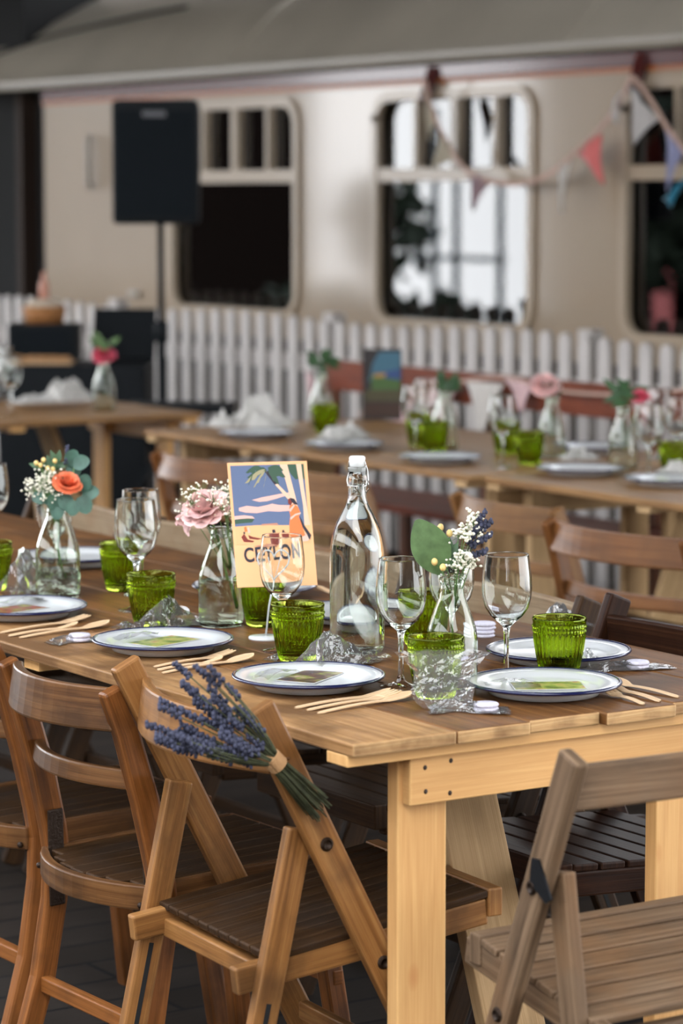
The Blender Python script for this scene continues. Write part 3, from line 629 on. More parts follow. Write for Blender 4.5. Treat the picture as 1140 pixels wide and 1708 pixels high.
pp = at(60, 565, z=.82)
bk = thing('basket', 'amber wicker basket with pale cloth top at the left edge', 'basket', (amp.location.x, amp.location.y, .967), 0)
m = MB(); m.lathe([(0, 0), (.085, 0), (.098, .075), (.092, .075), (.08, .01), (0, .01)], 24, mod=lambda i, r, z, a: (r * (1 + .02 * math.sin(a * 16)), z)); m.build('body', mat('amber_wicker', (.36, .15, .045), .6, bump=.6, bscale=120), bk, fix=True)
m = MB(); m.ball((0, 0, .075), .086, 20, 10, (1, 1, .40)); m.build('cloth', mat('pale_linen', (.55, .45, .34), .8, bump=.4, bscale=50), bk)
pp = at(46, 480, z=1.0)
bt = thing('pink_bottle', 'slim pale pink bottle standing in the amber basket', 'bottle', (bk.location.x, bk.location.y, 1.075), 0)
m = MB(); m.lathe([(0, 0), (.022, 0), (.022, .06), (.010, .09), (.010, .115), (0, .118)], 16); m.build('body', mat('pink_glaze', (.55, .25, .17), .4), bt)
pp = at(304, 675, x=5.55)
ks = thing('keyboard_stand', 'black folding x-frame stand right of the speaker pole', 'stand', (5.55, pp.y, 0), math.radians(-38))
m = MB(); m.box((-.22, -.1, .68), (.20, .1, .715)); m.build('top', M['blk'], ks, bevel=.006)
for y_ in (-.08, .08):
    for s in (-1, 1):
        m = MB(); m.board((s * -.24, y_ + s * .012, .02), (s * .19, y_ + s * .012, .68), .03, .018, (1, 0, 0)); m.build('leg', M['blk'], ks, bevel=.003)

# ------------------------------------------------------------------ tableware prototypes
tum_g = 'green pressed glass tumblers'
def tumbler_proto():
    t = thing('green_tumbler', 'x', 'tumbler', (0, 0, 0), 0, tum_g)
    N = 30
    def mod(i, r, z, a):
        if i >= 21: return r, z
        if .008 < z < .067: return r * (1 + .055 * (abs(math.cos(a * N / 2)) - .6) * min(1, (z - .006) / .012) * min(1, (.068 - z) / .003 + .3)), z
        if .0695 < z < .083: return r * (1 + .030 * math.cos(a * 44) * (1 if (z < .0725 or .0765 < z < .0795) else -.2)), z
        return r, z
    prof = [(0, .0), (.026, 0), (.029, .001), (.0312, .005), (.0335, .014), (.0365, .028), (.039, .042), (.0412, .056), (.0420, .063), (.0424, .0665), (.0424, .0690), (.0432, .0705), (.0436, .0718), (.0428, .0742), (.0434, .0768), (.0440, .0784), (.0434, .0805), (.0432, .0838), (.0442, .0885), (.0442, .0905), (.0438, .0918),
            (.0430, .0922), (.0421, .0916), (.0416, .0900), (.0408, .080), (.0394, .064), (.0355, .040), (.031, .020), (.024, .0125), (0, .0115)]
    prof = [(r, z * 1.05) for r, z in prof]; mod_ = mod; mod = lambda i, r, z, a: (mod_(i, r, z / 1.05, a)[0], z)
    m = MB(); m.lathe(prof, 176, mod=mod); m.build('glass_body', M['green_glass'], t, fix=True); return t
wine_g = 'clear stemmed wine glasses'
def wine_proto():
    t = thing('wine_glass', 'x', 'wine glass', (0, 0, 0), 0, wine_g)
    op = [(.0, .0), (.034, 0), (.0352, .0012), (.034, .0024), (.018, .0048), (.0075, .010), (.0045, .020), (.0038, .050), (.0042, .078), (.0065, .090), (.014, .097), (.026, .107), (.0345, .120), (.0390, .136), (.0403, .152), (.0395, .170), (.0372, .190), (.0353, .2035), (.0351, .2052), (.0350, .2062)]
    ip = [(.0347, .2066), (.0344, .2062), (.0342, .2050), (.0343, .2035), (.0362, .190), (.0385, .170), (.0393, .152), (.0380, .136), (.0335, .121), (.025, .109), (.013, .100), (0, .0965)]
    m = MB(); m.lathe(op + ip, 56); m.build('glass_body', M['clear'], t, fix=True); return t
plate_g = 'white enamel plates with navy rims'
def plate_proto():
    t = thing('enamel_plate', 'x', 'plate', (0, 0, 0), 0, plate_g)
    prof = [(0, .0), (.072, 0), (.086, .003), (.092, .010), (.097, .0155), (.1195, .0205), (.1215, .0215), (.1205, .0228), (.100, .0200), (.094, .0182), (.088, .0142), (.080, .0122), (0, .0116)]
    m = MB(); m.lathe(prof, 96); m.build('dish', M['enamel'], t, fix=True)
    m = MB(); m.lathe([(.1190 + .0034 * math.cos(a * PI / 5), .0208 + .0029 * math.sin(a * PI / 5)) for a in range(10)], 96, close=True); o = m.build('rim', M['navy'], t, fix=True); o['label'] = 'navy blue rim band'
    return t
vase_g = 'clear bottle vases'
VO = [(0, 0), (.036, 0), (.0405, .004), (.041, .02), (.041, .078), (.0385, .095), (.0325, .115), (.0255, .133), (.0205, .147), (.0188, .158), (.0188, .167), (.0215, .1705), (.0222, .173), (.0222, .177), (.0214, .180), (.0205, .181)]
VI = [(.0188, .1808), (.0176, .179), (.0168, .175), (.0165, .167), (.0165, .158), (.018, .147), (.023, .133), (.030, .115), (.036, .095), (.0385, .078), (.0385, .02), (.036, .008), (0, .006)]
def vase_proto(name, water):
    t = thing(name, 'x', 'vase', (0, 0, 0), 0, vase_g)
    m = MB(); m.lathe(VO + VI, 56); m.build('glass_body', M['vase_glass'], t, fix=True)
    if water:
        m = MB(); m.lathe([(0, .0055), (.0365, .0075), (.0388, .02), (.0388, min(water, .078)), (.0383 if water < .08 else .037, water), (0, water)], 48); m.build('water', M['water'], t, fix=True)
    return t
def put(proto, used, label, px, py, z=TZ, rz=None, scale=None, lift=0):
    p = at(px, py, z=z); p.z = z + lift
    if rz is None: rz = rnd.uniform(0, 6)
    if proto not in used:
        used.append(proto); proto.location = p; proto.rotation_euler = (0, 0, rz); proto['label'] = label
        if scale: proto.scale = (scale,) * 3
        return proto
    return dup(proto, label, p, rz, None, scale)
used = []
TU = tumbler_proto(); TU_Z = 1.05; WG = wine_proto(); PL = plate_proto()
for lb, px, py, sc in [('green ribbed tumbler on the plate at the table corner, rightmost on the near table', 933, 1127, 1.0),
    ('green ribbed tumbler in front of the stem of the wine glass before the poster card', 497, 1103, 1.02),
    ('green ribbed tumbler left of the pink flower vase', 253, 1044, 1.0),
    ('green ribbed tumbler inside a cellophane bag, beside the leaf vase', 727, 1163, 1.0),
    ('green ribbed tumbler behind the two overlapping wine glasses', 204, 985, 1.0),
    ('green ribbed tumbler beneath the standing poster card', 440, 1044, 1.0),
    ('green ribbed tumbler seen through the middle wine glass', 706, 1077, 1.0),
    ('green ribbed tumbler cut by the left edge of the photo', -16, 984, 1.0)]:
    put(TU, used, lb, px, py, scale=sc)
for lb, px, py, sc in [('wine glass left of the corner green tumbler, rightmost on the near table', 845, 1137, 1.0),
    ('wine glass between the swing-top bottle and the leaf vase', 669, 1146, 1.0),
    ('wine glass in front of the standing poster card', 471, 1086, .97),
    ('wine glass left of the pink flower vase, the nearer of an overlapping pair', 228, 1018, 1.02),
    ('wine glass left of the pink flower vase, the farther of an overlapping pair', 236, 992, 1.0),
    ('wine glass right behind the leaf vase', 753, 1108, .95),
    ('wine glass right behind the coral flower vase', 92, 968, .92),
    ('wine glass cut by the left edge of the photo, behind the green tumbler', -15, 935, 1.0)]:
    put(WG, used, lb, px, py, scale=sc)
PLS = [('enamel plate at the near end of the table, by the wooden spoon', 908, 1158), ('enamel plate in front of the lavender chair, nearest on the long side', 515, 1147),
    ('enamel plate next to the kraft envelope, below the pink flower vase', 272, 1085), ('enamel plate cut by the left edge of the photo, below the coral flower vase', 36, 1028),
    ('enamel plate half behind the corner green tumbler', 932, 1103), ('enamel plate behind the pink flower vase and poster card', 425, 993),
    ('enamel plate behind the wine glass beside the bottle', 600, 1036), ('enamel plate behind the coral flower vase', 128, 941)]
plates = []
for lb, px, py in PLS: plates.append(put(PL, used, lb, px, py))
VM = vase_proto('bottle_vase', .083); VL = vase_proto('flower_bottle', .05); VL['group'] = vase_g
vM = put(VM, used, 'clear bottle vase with water holding the pale pink flower', 369, 1043)
vR = dup(VM, 'clear bottle vase holding the big green leaf and lavender', at(754, 1147, z=TZ), 1.0); vR.location.z = TZ
for c in [c for c in vR.children if c.name.startswith('water')]: bpy.data.objects.remove(c)
vL = put(VL, used, 'clear bottle vase holding the coral flower and blue-green leaves', 97, 995, scale=1.06)

# swing-top bottle
bp_ = at(596, 1087, z=TZ)
bot = thing('swing_top_bottle', 'tall clear swing-top bottle full of water in the middle of the near table', 'bottle', (bp_.x, bp_.y, TZ), .6)
bo_ = [(0, .004), (.036, 0), (.044, .003), (.0468, .010), (.047, .165), (.0455, .185), (.042, .203), (.036, .222), (.0275, .238), (.020, .252), (.0158, .268), (.0148, .280), (.0158, .286), (.0178, .292), (.0178, .300), (.0158, .305), (.0150, .312), (.0158, .316), (.0145, .319)]
bi_ = [(.0105, .318), (.0108, .280), (.0118, .268), (.016, .252), (.0235, .238), (.032, .222), (.038, .203), (.0415, .185), (.0430, .165), (.0430, .012), (.038, .008), (0, .009)]
m = MB(); m.lathe(bo_ + bi_, 56); m.build('glass_body', M['clear'], bot, fix=True)
m = MB(); m.lathe([(0, .0085), (.038, .0075), (.0433, .012), (.0433, .165), (.0418, .185), (.0383, .203), (.0323, .222), (.0238, .238), (.0163, .252), (.0135, .260), (0, .260)], 48); m.build('water', M['water'], bot, fix=True)
m = MB(); m.lathe([(0, .310), (.0108, .310), (.0112, .318), (.0130, .320), (.0140, .333), (.0120, .336), (0, .337)], 24); m.build('stopper', M['rubber'], bot, fix=True)
m = MB()
m.tube([(.0165 * math.cos(a * PI / 10), .0165 * math.sin(a * PI / 10), .286) for a in range(21)], .0011, 6)
for s in (-1, 1): m.tube([(0, s * .0172, .284), (.004, s * .0185, .296), (.003, s * .0175, .312), (0, s * .0145, .327), (0, 0, .329)], .0011, 6)
m.tube([(.002, -.018, .292), (.017, -.015, .280), (.0195, -.006, .268), (.019, .006, .266), (.017, .015, .280), (.002, .018, .292)], .0011, 6); m.build('wire_bail', M['steel'], bot)

# ------------------------------------------------------------------ poster card in its wire holder
hp = at(457, 1066, z=TZ)
hold = thing('wire_card_holder', 'white wire card holder with heart curl and flat round foot, behind wine glass', 'card holder', (hp.x, hp.y, TZ), az * -1)
cl = at(461, 985, z=.855); up = .855 - TZ
cx_ = 0.0
m = MB(); m.lathe([(0, 0), (.030, 0), (.031, .002), (.030, .005), (0, .006)], 28, c=(-.014, 0, 0)); o = m.build('foot', M['enamel'], hold, fix=True)
m = MB(); ht = []
for k in range(25):
    a = 2 * PI * k / 24; ht.append((.030 * math.sin(a) ** 3 * .95, -.004, .135 + .0020 * (13 * math.cos(a) - 5 * math.cos(2 * a) - 2 * math.cos(3 * a) - math.cos(4 * a))))
m.tube([(-.014, 0, .005), (-.008, -.002, .06), (0, -.004, .101)], .0016, 8); m.tube(ht, .0015, 8); m.tube([(-.012, .0055, .145), (0, -.004, .103), (.012, .0055, .145)], .0012, 6); m.build('wire', M['enamel'], hold)
# the card stands in the clip: corners read off, kept as a flat card of real size facing the camera side
cardP = V((hp.x, hp.y, 0)) ; depth = (V((hp.x, hp.y, .86)) - V((0, 0, CAMZ))).dot(FW)
def atd(px, py, d): return V((0, 0, CAMZ)) + (FW + RT * ((px - 570) / FPX) - UP * ((py - 854) / FPX)) * d
TL, TR, BL = atd(379, 772, depth + .05), atd(512, 768.5, depth + .07), atd(396, 980, depth + .008)
cw = (TR - TL).length; chh = (BL - TL).length
ex = (TR - TL).normalized(); ey = (BL - TL); ey = (ey - ex * ey.dot(ex)).normalized(); nrm = ex.cross(ey) * -1
card = thing('poster_card', 'peach vintage seaside travel poster card reading CEYLON in a wire holder', 'poster card', TL, 0)
ex3, ey3 = ex, (BL - TL) / chh
def sx(u): return u * cw
def sy(v): return v * chh
skew = 0.0
front = nrm if nrm.dot(FW) < 0 else -nrm
CM = {k: mat('card_' + k, c, .65, .3) for k, c in dict(peach=(.86, .45, .22), sky=(.115, .15, .25), cloud=(.68, .42, .36), trunk=(.74, .49, .34), dark=(.035, .03, .04), frond=(.05, .095, .06), frondlight=(.34, .30, .17), orange=(.80, .19, .06), brown=(.20, .035, .025), hem=(.62, .45, .36), sand=(.80, .42, .20), shade=(.50, .22, .14)).items()}
m = MB(); m.prism([(0, 0), (sx(1), 0), (sx(1.0), sy(1)), (sx(0), sy(1))], V() - front * .0004, ex, ey3, -front, .0012); m.build('board', CM['peach'], card, fix=True)
names = list(CM); pr_ = MB(); lay_ = [0]
def P(col, pts):
    pr_.mi = names.index(col); lay_[0] += 1; off = .00012 + lay_[0] * .000012
    b = len(pr_.v)
    for u, v in pts: pr_.v.append(tuple(ex * sx(u) + ey3 * sy(v) + front * off))
    pr_.face([b + i for i in range(len(pts))])
P('sky', [(.035, .025), (.955, .025), (.955, .52), (.035, .52)])
P('cloud', [(.27, .305), (.40, .285), (.50, .275), (.62, .262), (.74, .252), (.76, .27), (.66, .285), (.58, .30), (.46, .318), (.36, .322)])
P('cloud', [(.10, .365), (.20, .35), (.34, .362), (.46, .348), (.52, .338), (.60, .35), (.74, .355), (.76, .40), (.60, .405), (.46, .398), (.32, .412), (.18, .405), (.10, .39)])
P('sand', [(.035, .515), (.3, .508), (.955, .52), (.955, .66), (.035, .66)])
P('shade', [(.37, .50), (.56, .495), (.58, .51), (.36, .512)])
P('frond', [(.035, .455), (.10, .44), (.22, .44), (.28, .46), (.25, .485), (.12, .49), (.035, .495)])
P('cloud', [(.035, .43), (.16, .425), (.26, .435), (.29, .455), (.2, .452), (.1, .455), (.035, .46)])
P('frond', [(.72, .025), (.955, .025), (.955, .15), (.90, .14), (.84, .15), (.79, .11)])
P('trunk', [(.86, .025), (.925, .025), (.935, .2), (.95, .36), (.975, .52), (.90, .52), (.905, .36), (.885, .2)])
P('trunk', [(.655, .025), (.75, .025), (.79, .18), (.815, .27), (.84, .37), (.75, .40), (.745, .27), (.71, .15)])
P('dark', [(.46, .08), (.505, .075), (.60, .18), (.575, .19)])
P('trunk', [(.575, .185), (.61, .18), (.76, .29), (.73, .315)])
for (cx0, cy0, L_, an, c) in [(.49, .07, .17, 200, 'frond'), (.49, .07, .26, 178, 'frond'), (.47, .06, .29, 160, 'frondlight'), (.47, .07, .22, 140, 'frondlight'), (.49, .07, .18, 112, 'frondlight'), (.50, .06, .22, 8, 'frond'), (.50, .07, .17, 40, 'frond'), (.50, .05, .2, -12, 'frond'), (.42, .045, .2, 185, 'frond'), (.35, .05, .18, 128, 'frond')]:
    a = math.radians(an); dx, dy = math.cos(a) * L_, math.sin(a) * L_ * .62; pts = []
    for k in range(7): tt = k / 6; pts.append((cx0 + dx * tt + .018 * math.sin(PI * tt), max(.027, cy0 + dy * tt + .05 * tt * tt - .022 * math.sin(PI * tt))))
    for k in range(6, -1, -1): tt = k / 6; jag = .010 if k % 2 else -.004; pts.append((cx0 + dx * tt - .01 * math.sin(PI * tt), max(.027, cy0 + dy * tt + .05 * tt * tt + (.030 + jag) * math.sin(PI * tt))))
    P(c, pts)
P('hem', [(.72, .62), (.90, .58), (.955, .62), (.93, .645), (.80, .655), (.72, .645)])
P('dark', [(.85, .44), (.90, .52), (.975, .60), (.95, .64), (.92, .59), (.86, .52)])
P('orange', [(.735, .36), (.79, .345), (.84, .37), (.865, .42), (.84, .45), (.885, .56), (.90, .60), (.76, .635), (.705, .60), (.715, .50), (.735, .44), (.725, .40)])
P('hem', [(.72, .395), (.79, .35), (.805, .358), (.74, .41)]); P('hem', [(.73, .455), (.80, .425), (.87, .415), (.868, .428), (.80, .44), (.735, .475)])
P('brown', [(.725, .305), (.755, .30), (.775, .33), (.75, .36), (.72, .34)])
P('dark', [(.745, .295), (.80, .305), (.845, .355), (.80, .35), (.765, .33)])
P('brown', [(.43, .61), (.47, .575), (.55, .575), (.575, .60), (.57, .66), (.52, .685), (.45, .67)]); P('dark', [(.49, .55), (.525, .545), (.535, .57), (.495, .575)])
P('brown', [(.595, .58), (.64, .565), (.70, .60), (.70, .63), (.62, .625)]); P('dark', [(.615, .555), (.64, .552), (.645, .57), (.618, .572)])
P('shade', [(.24, .675), (.42, .66), (.55, .675), (.4, .685)])
P('brown', [(.10, .60), (.14, .575), (.18, .62), (.26, .635), (.24, .645), (.13, .64)]); P('dark', [(.13, .56), (.15, .558), (.155, .575), (.132, .578)])
P('orange', [(.145, .525), (.17, .515), (.185, .555), (.15, .56)]); P('hem', [(.185, .53), (.205, .52), (.22, .565), (.19, .57)]); P('brown', [(.19, .585), (.24, .60), (.36, .618), (.30, .625), (.2, .615)])
pr_.build('printed_picture', [CM[k] for k in names], card)
fc = bpy.data.curves.new('lettering', 'FONT'); fc.body = 'CEYLON'; fc.size = .0355; fc.extrude = .00006; fc.align_x = 'LEFT'; fc.space_character = 1.06; fc.offset = .0009
fo = bpy.data.objects.new('lettering', fc); COL.objects.link(fo); bpy.context.view_layer.update(); lme = bpy.data.meshes.new_from_object(fo.evaluated_get(bpy.context.evaluated_depsgraph_get())); bpy.data.objects.remove(fo); fo = bpy.data.objects.new('lettering', lme); COL.objects.link(fo); fo.parent = card; lme.materials.clear(); lme.materials.append(CM['dark'])
tx = (ex + ey3 * -.055).normalized(); ty = front.cross(tx).normalized()
o0 = ex * sx(.115) + ey3 * sy(.80) + front * .0004
fo.matrix_local = Matrix(((tx.x * .745, ty.x, front.x, o0.x), (tx.y * .745, ty.y, front.y, o0.y), (tx.z * .745, ty.z, front.z, o0.z), (0, 0, 0, 1)))

# ------------------------------------------------------------------ flowers
def leaf_mesh(m, base, direc, up, L_, w, curl=.15, n=6, shape=lambda t: math.sin(PI * t ** .8)):
    base = V(base); d = V(direc).normalized(); u = V(up); u = (u - d * u.dot(d)).normalized(); sd = d.cross(u); rows = []
    for i in range(n + 1):
        t = i / n; c = base + d * (L_ * t) + u * (-curl * L_ * t * t); hw = max(.0006, w / 2 * shape(t))
        rows.append([c - sd * hw + u * hw * .25, c, c + sd * hw + u * hw * .25])
    m.smooth = True; m.quadgrid(rows); m.smooth = False
def stem_pts(a, b, bend=.012, n=6):
    a, b = V(a), V(b); q = V((rnd.uniform(-1, 1), rnd.uniform(-1, 1), 0)) * bend
    return [a.lerp(b, i / n) + q * math.sin(PI * i / n) for i in range(n + 1)]
def flower_thing(name, label, cat, vase, group=None): return thing(name, label, cat, vase.location, 0, group)
CR, CU = RT, V((0, 0, 1))      # flower heads laid out by camera-side bearings, but as solid 3-D blooms
def petal_bloom(t, c, r, n, mt, layers=3, facing=V((0, 0, 1)), seed=1, wide=.9):
    rr = random.Random(seed); c = V(c); f = facing.normalized(); a0 = f.orthogonal().normalized(); a1 = f.cross(a0)
    for l in range(layers):
        open_ = .35 + .75 * l / max(1, layers - 1); k0 = n - (layers - 1 - l) * 2
        for k in range(k0):
            an = 2 * PI * k / k0 + l * .5 + rr.uniform(-.15, .15); out_ = a0 * math.cos(an) + a1 * math.sin(an)
            d = (out_ * math.sin(open_ * 1.25) + f * math.cos(open_ * 1.25)); m = MB(); L_ = r * (.75 + .30 * l / layers) * rr.uniform(.9, 1.1)
            leaf_mesh(m, c + out_ * r * .08, d, -out_ * math.cos(open_) + f * math.sin(open_) if True else f, L_, L_ * wide, -.35 + .4 * open_, 6, lambda t_: math.sin(PI * min(.97, .12 + .78 * t_)) ** .7)
            m.build('petal', mt, t)
def blossom_spray(t, base, cs, n, spread, r, seed, mt=None, stem_from=None):
    rr = random.Random(seed); m = MB(); st = MB(); base = V(base)
    for c in cs:
        c = V(c); st.tube(stem_pts(base, c, .006), .0008, 5)
        for k in range(n):
            q = c + V((rr.gauss(0, 1), rr.gauss(0, 1), rr.gauss(0, 1))) * spread
            m.ball(q, r * rr.uniform(.6, 1.15), 6, 4, (1, 1, .8)); st.tube([c - V((0, 0, spread)), q], .00035, 4, cap=False)
    o = m.build('blossoms', mt or M['gyp'], t); o['kind'] = 'stuff'; st.build('stem', M['stem'], t)
def L3(vase, dx, dz, dd=0): return RT * dx + V((0, 0, dz)) + F0 * dd      # right, up, away (metres), local to the vase base
# middle vase: pale pink bloom + baby's breath
t = flower_thing('pink_flower', 'pale pink double bloom in the middle vase beside the poster card', 'flower', vM)
c0 = L3(vM, -.026, .212, -.03)
petal_bloom(t, c0, .044, 11, M['pink'], 4, (RT * -.25 + V((0, 0, .75)) - F0 * .55), 3)
petal_bloom(t, L3(vM, -.058, .196, -.02), .030, 7, M['pink'], 2, (RT * -.9 - V((0, 0, .1)) - F0 * .3), 9)
m = MB(); m.tube([c0, L3(vM, -.01, .176), L3(vM, .006, .11, .004), L3(vM, .02, .03, .01)], .0019, 7); m.tube([L3(vM, -.03, .19, -.02), L3(vM, -.006, .17), L3(vM, .010, .10), L3(vM, .024, .035)], .0014, 6); m.build('stem', M['stem'], t)
t = flower_thing('babys_breath', 'spray of tiny white blossom beside the pale pink bloom', 'flower', vM)
blossom_spray(t, L3(vM, .016, .10), [L3(vM, a, b, c) for a, b, c in ((.018, .235, 0), (.034, .252, .01), (.042, .225, 0), (.030, .205, -.015), (.005, .245, .01), (.046, .200, -.005), (.02, .255, -.02), (-.05, .235, -.02), (-.06, .222, -.03), (.04, .175, -.01), (-.035, .25, -.01), (-.012, .24, -.05), (.006, .228, -.06), (-.05, .236, -.05), (.012, .212, -.055))], 20, .0105, .0029, 5)
m = MB()
for k in range(9): leaf_mesh(m, L3(vM, .02 + .003 * k, .17 + .006 * (k % 4), -.01), RT * rnd.uniform(-.5, 1) + V((0, 0, rnd.uniform(-.2, 1))) - F0 * .3, (0, 0, 1), .03, .011)
m.build('leaf', M['dkleaf'], t)
# left vase: coral bloom, eucalyptus, baby's breath, berries
t = flower_thing('coral_flower', 'coral orange bloom in the left vase among blue-green leaves', 'flower', vL)
c0 = L3(vL, .022, .222, -.03)
petal_bloom(t, c0, .028, 12, M['coral'], 4, RT * .2 + V((0, 0, .7)) - F0 * .6, 4, 1.1)
m = MB(); m.tube([c0, L3(vL, .004, .17), L3(vL, .0, .1), L3(vL, .012, .03)], .0018, 7); m.build('stem', M['stem'], t)
t = flower_thing('eucalyptus_sprig', 'blue-green round leaved sprig around the coral bloom', 'leaves', vL)
m = MB(); m.tube([L3(vL, .0, .06), L3(vL, .004, .17), L3(vL, .03, .22, -.01), L3(vL, .036, .27)], .0013, 6); m.tube([L3(vL, .0, .17), L3(vL, .03, .18, -.03), L3(vL, .06, .19, -.02)], .0012, 6); m.build('stem', M['stem'], t)
for i, (x, z, d, L_, an) in enumerate([(.030, .268, 0, .034, 70), (.046, .262, -.01, .034, 20), (.034, .245, .01, .030, 150), (.055, .222, -.02, .034, 75), (.064, .205, -.02, .034, 10), (.054, .186, -.03, .036, -60), (.035, .18, -.035, .03, -100), (.0, .186, -.03, .034, 110), (-.012, .196, -.025, .034, 150), (-.026, .198, -.02, .034, 190), (.012, .218, -.03, .032, 95), (.02, .19, -.03, .034, -70), (.004, .172, -.03, .03, -95)]):
    a = math.radians(an); m = MB(); leaf_mesh(m, L3(vL, x, z, d) - (RT * math.cos(a) + CU * math.sin(a)) * L_ * .4, RT * math.cos(a) + CU * math.sin(a) - F0 * .25, -F0 + CU * .4, L_, L_ * .92, .1, 7, lambda t_: math.sin(PI * min(.985, .06 + .90 * t_)) ** .6); m.build('leaf', M['euc'], t)
t = flower_thing('babys_breath', 'spray of tiny white blossom left of the coral bloom', 'flower', vL)
blossom_spray(t, L3(vL, 0, .13), [L3(vL, a, b, c) for a, b, c in ((-.03, .225, -.02), (-.016, .232, -.03), (-.042, .215, -.02), (-.02, .212, -.03), (-.006, .222, -.03), (-.034, .235, -.01), (-.003, .24, -.02), (-.012, .205, -.035))], 20, .0085, .0030, 8)
m = MB()
for k in range(26): m.tube([L3(vL, -.01, .20), L3(vL, rnd.uniform(-.062, -.045), rnd.uniform(.19, .235), rnd.uniform(-.02, 0))], .0003, 4) if k < 8 else m.ball(L3(vL, rnd.uniform(-.062, -.045), rnd.uniform(.19, .232), rnd.uniform(-.02, 0)), .0024, 6, 4)
m.build('outer_blossoms', M['gyp'], t)['kind'] = 'stuff'
t = flower_thing('berry_sprig', 'sprig of cream yellow berries above the white blossom in the left vase', 'berries', vL)
m = MB()
bs = [(-.038, .262), (-.024, .268), (-.016, .252), (-.002, .266), (-.006, .25), (-.030, .258)]
for x, z in bs: m.tube([L3(vL, 0, .15), L3(vL, -.01, .22, -.005), L3(vL, x, z - .004, -.01)], .0009, 5)
m.build('stem', M['stem'], t)
for x, z in bs:
    m = MB(); m.ball(L3(vL, x, z, -.012), .0045, 10, 8, (1, 1, 1.15)); m.build('berry', M['berry'], t)
for k in range(9):
    m = MB(); an = rnd.uniform(0, PI); leaf_mesh(m, L3(vL, rnd.uniform(-.034, .004), rnd.uniform(.248, .266), 0), RT * math.cos(an) + CU * math.sin(an), -F0 + CU * .3, .026, .013); m.build('leaf', M['dkleaf'], t)
def lav_head(m, c, d, L_=.03, r=.0045, seed=0, n=16):
    rr = random.Random(seed); d = V(d).normalized(); a = d.orthogonal().normalized(); b = d.cross(a); c = V(c)
    for k in range(n):
        t_ = k / (n - 1); an = k * 2.4; q = c + d * (L_ * t_) + (a * math.cos(an) + b * math.sin(an)) * r * (.75 - .3 * t_); m.ball(q, r * rr.uniform(.55, .85), 6, 5, (1, 1, 1.2))
t = flower_thing('lavender_sprig', 'single blue lavender tip rising at the back of the left vase', 'lavender', vL)
m = MB(); lav_head(m, L3(vL, .018, .258), (.1, 0, 1), .036, .0042, 3); m.build('flower_head', M['lav'], t); m = MB(); m.tube([L3(vL, 0, .08), L3(vL, .012, .18), L3(vL, .018, .262)], .0009, 5); m.build('stem', M['lavstem'], t)
# right vase: big leaf, berries, white blossom, lavender
t = flower_thing('leafy_branch', 'large green oval leaf standing in the right-hand vase', 'leaf', vR)
m = MB(); leaf_mesh(m, L3(vR, -.016, .185, -.01), RT * -.42 + CU * .9 - F0 * .12, -F0 + RT * .15, .094, .062, .08, 12, lambda t_: math.sin(PI * min(.985, .05 + .93 * t_)) ** .75); m.build('leaf', M['leaf'], t)
m = MB(); m.tube([L3(vR, .004, .05), L3(vR, -.004, .15), L3(vR, -.016, .187, -.01)], .0013, 6); m.build('stem', M['stem'], t)
t = flower_thing('berry_sprig', 'sprig of cream yellow berries beside the large green leaf', 'berries', vR)
m = MB(); bs = [(-.019, .257, -.01), (-.005, .248, -.012), (-.029, .205, -.03), (-.016, .197, -.035)]
for x, z, d in bs: m.tube([L3(vR, 0, .15), L3(vR, -.008, .19, -.01), L3(vR, x, z - .004, d)], .0010, 5)
m.build('stem', M['stem'], t)
for x, z, d in bs:
    m = MB(); m.ball(L3(vR, x, z, d), .0052, 10, 8, (1, 1, 1.2)); m.build('berry', M['berry'], t)
for k in range(6):
    m = MB(); an = rnd.uniform(0.2, PI - .2); leaf_mesh(m, L3(vR, rnd.uniform(-.02, .004), rnd.uniform(.185, .225), -.012), RT * math.cos(an) + CU * math.sin(an), -F0 + CU * .3, .024, .012); m.build('leaf', M['dkleaf'], t)
t = flower_thing('white_blossom_sprig', 'clusters of small white blossom right of the large green leaf', 'flower', vR)
blossom_spray(t, L3(vR, .004, .13), [L3(vR, a, b, c) for a, b, c in ((.010, .250, -.01), (.020, .258, -.01), (.032, .262, 0), (.040, .250, 0), (.022, .245, -.02), (.012, .205, -.03), (.022, .208, -.03), (.004, .200, -.03), (.016, .215, -.03), (.030, .203, -.02), (.032, .275, 0))], 22, .0066, .0033, 12)
t = flower_thing('lavender_sprigs', 'blue lavender tips at the right of the white blossom', 'lavender', vR)
for k, (x, z, a) in enumerate([(.030, .240, .5), (.036, .252, .9), (.044, .235, 1.0), (.030, .225, .8), (.046, .252, .8), (.024, .232, .4), (.034, .212, 1.2), (.040, .265, .6)]):
    m = MB(); d = RT * math.sin(a) + CU * math.cos(a); lav_head(m, L3(vR, x, z, -.004), d, .022, .0046, k, 12); m.build('flower_head', M['lav'], t)
    m = MB(); m.tube([L3(vR, .004, .12), L3(vR, .016, .19), L3(vR, x, z + .002, -.004)], .0007, 5); m.build('stem', M['lavstem'], t)

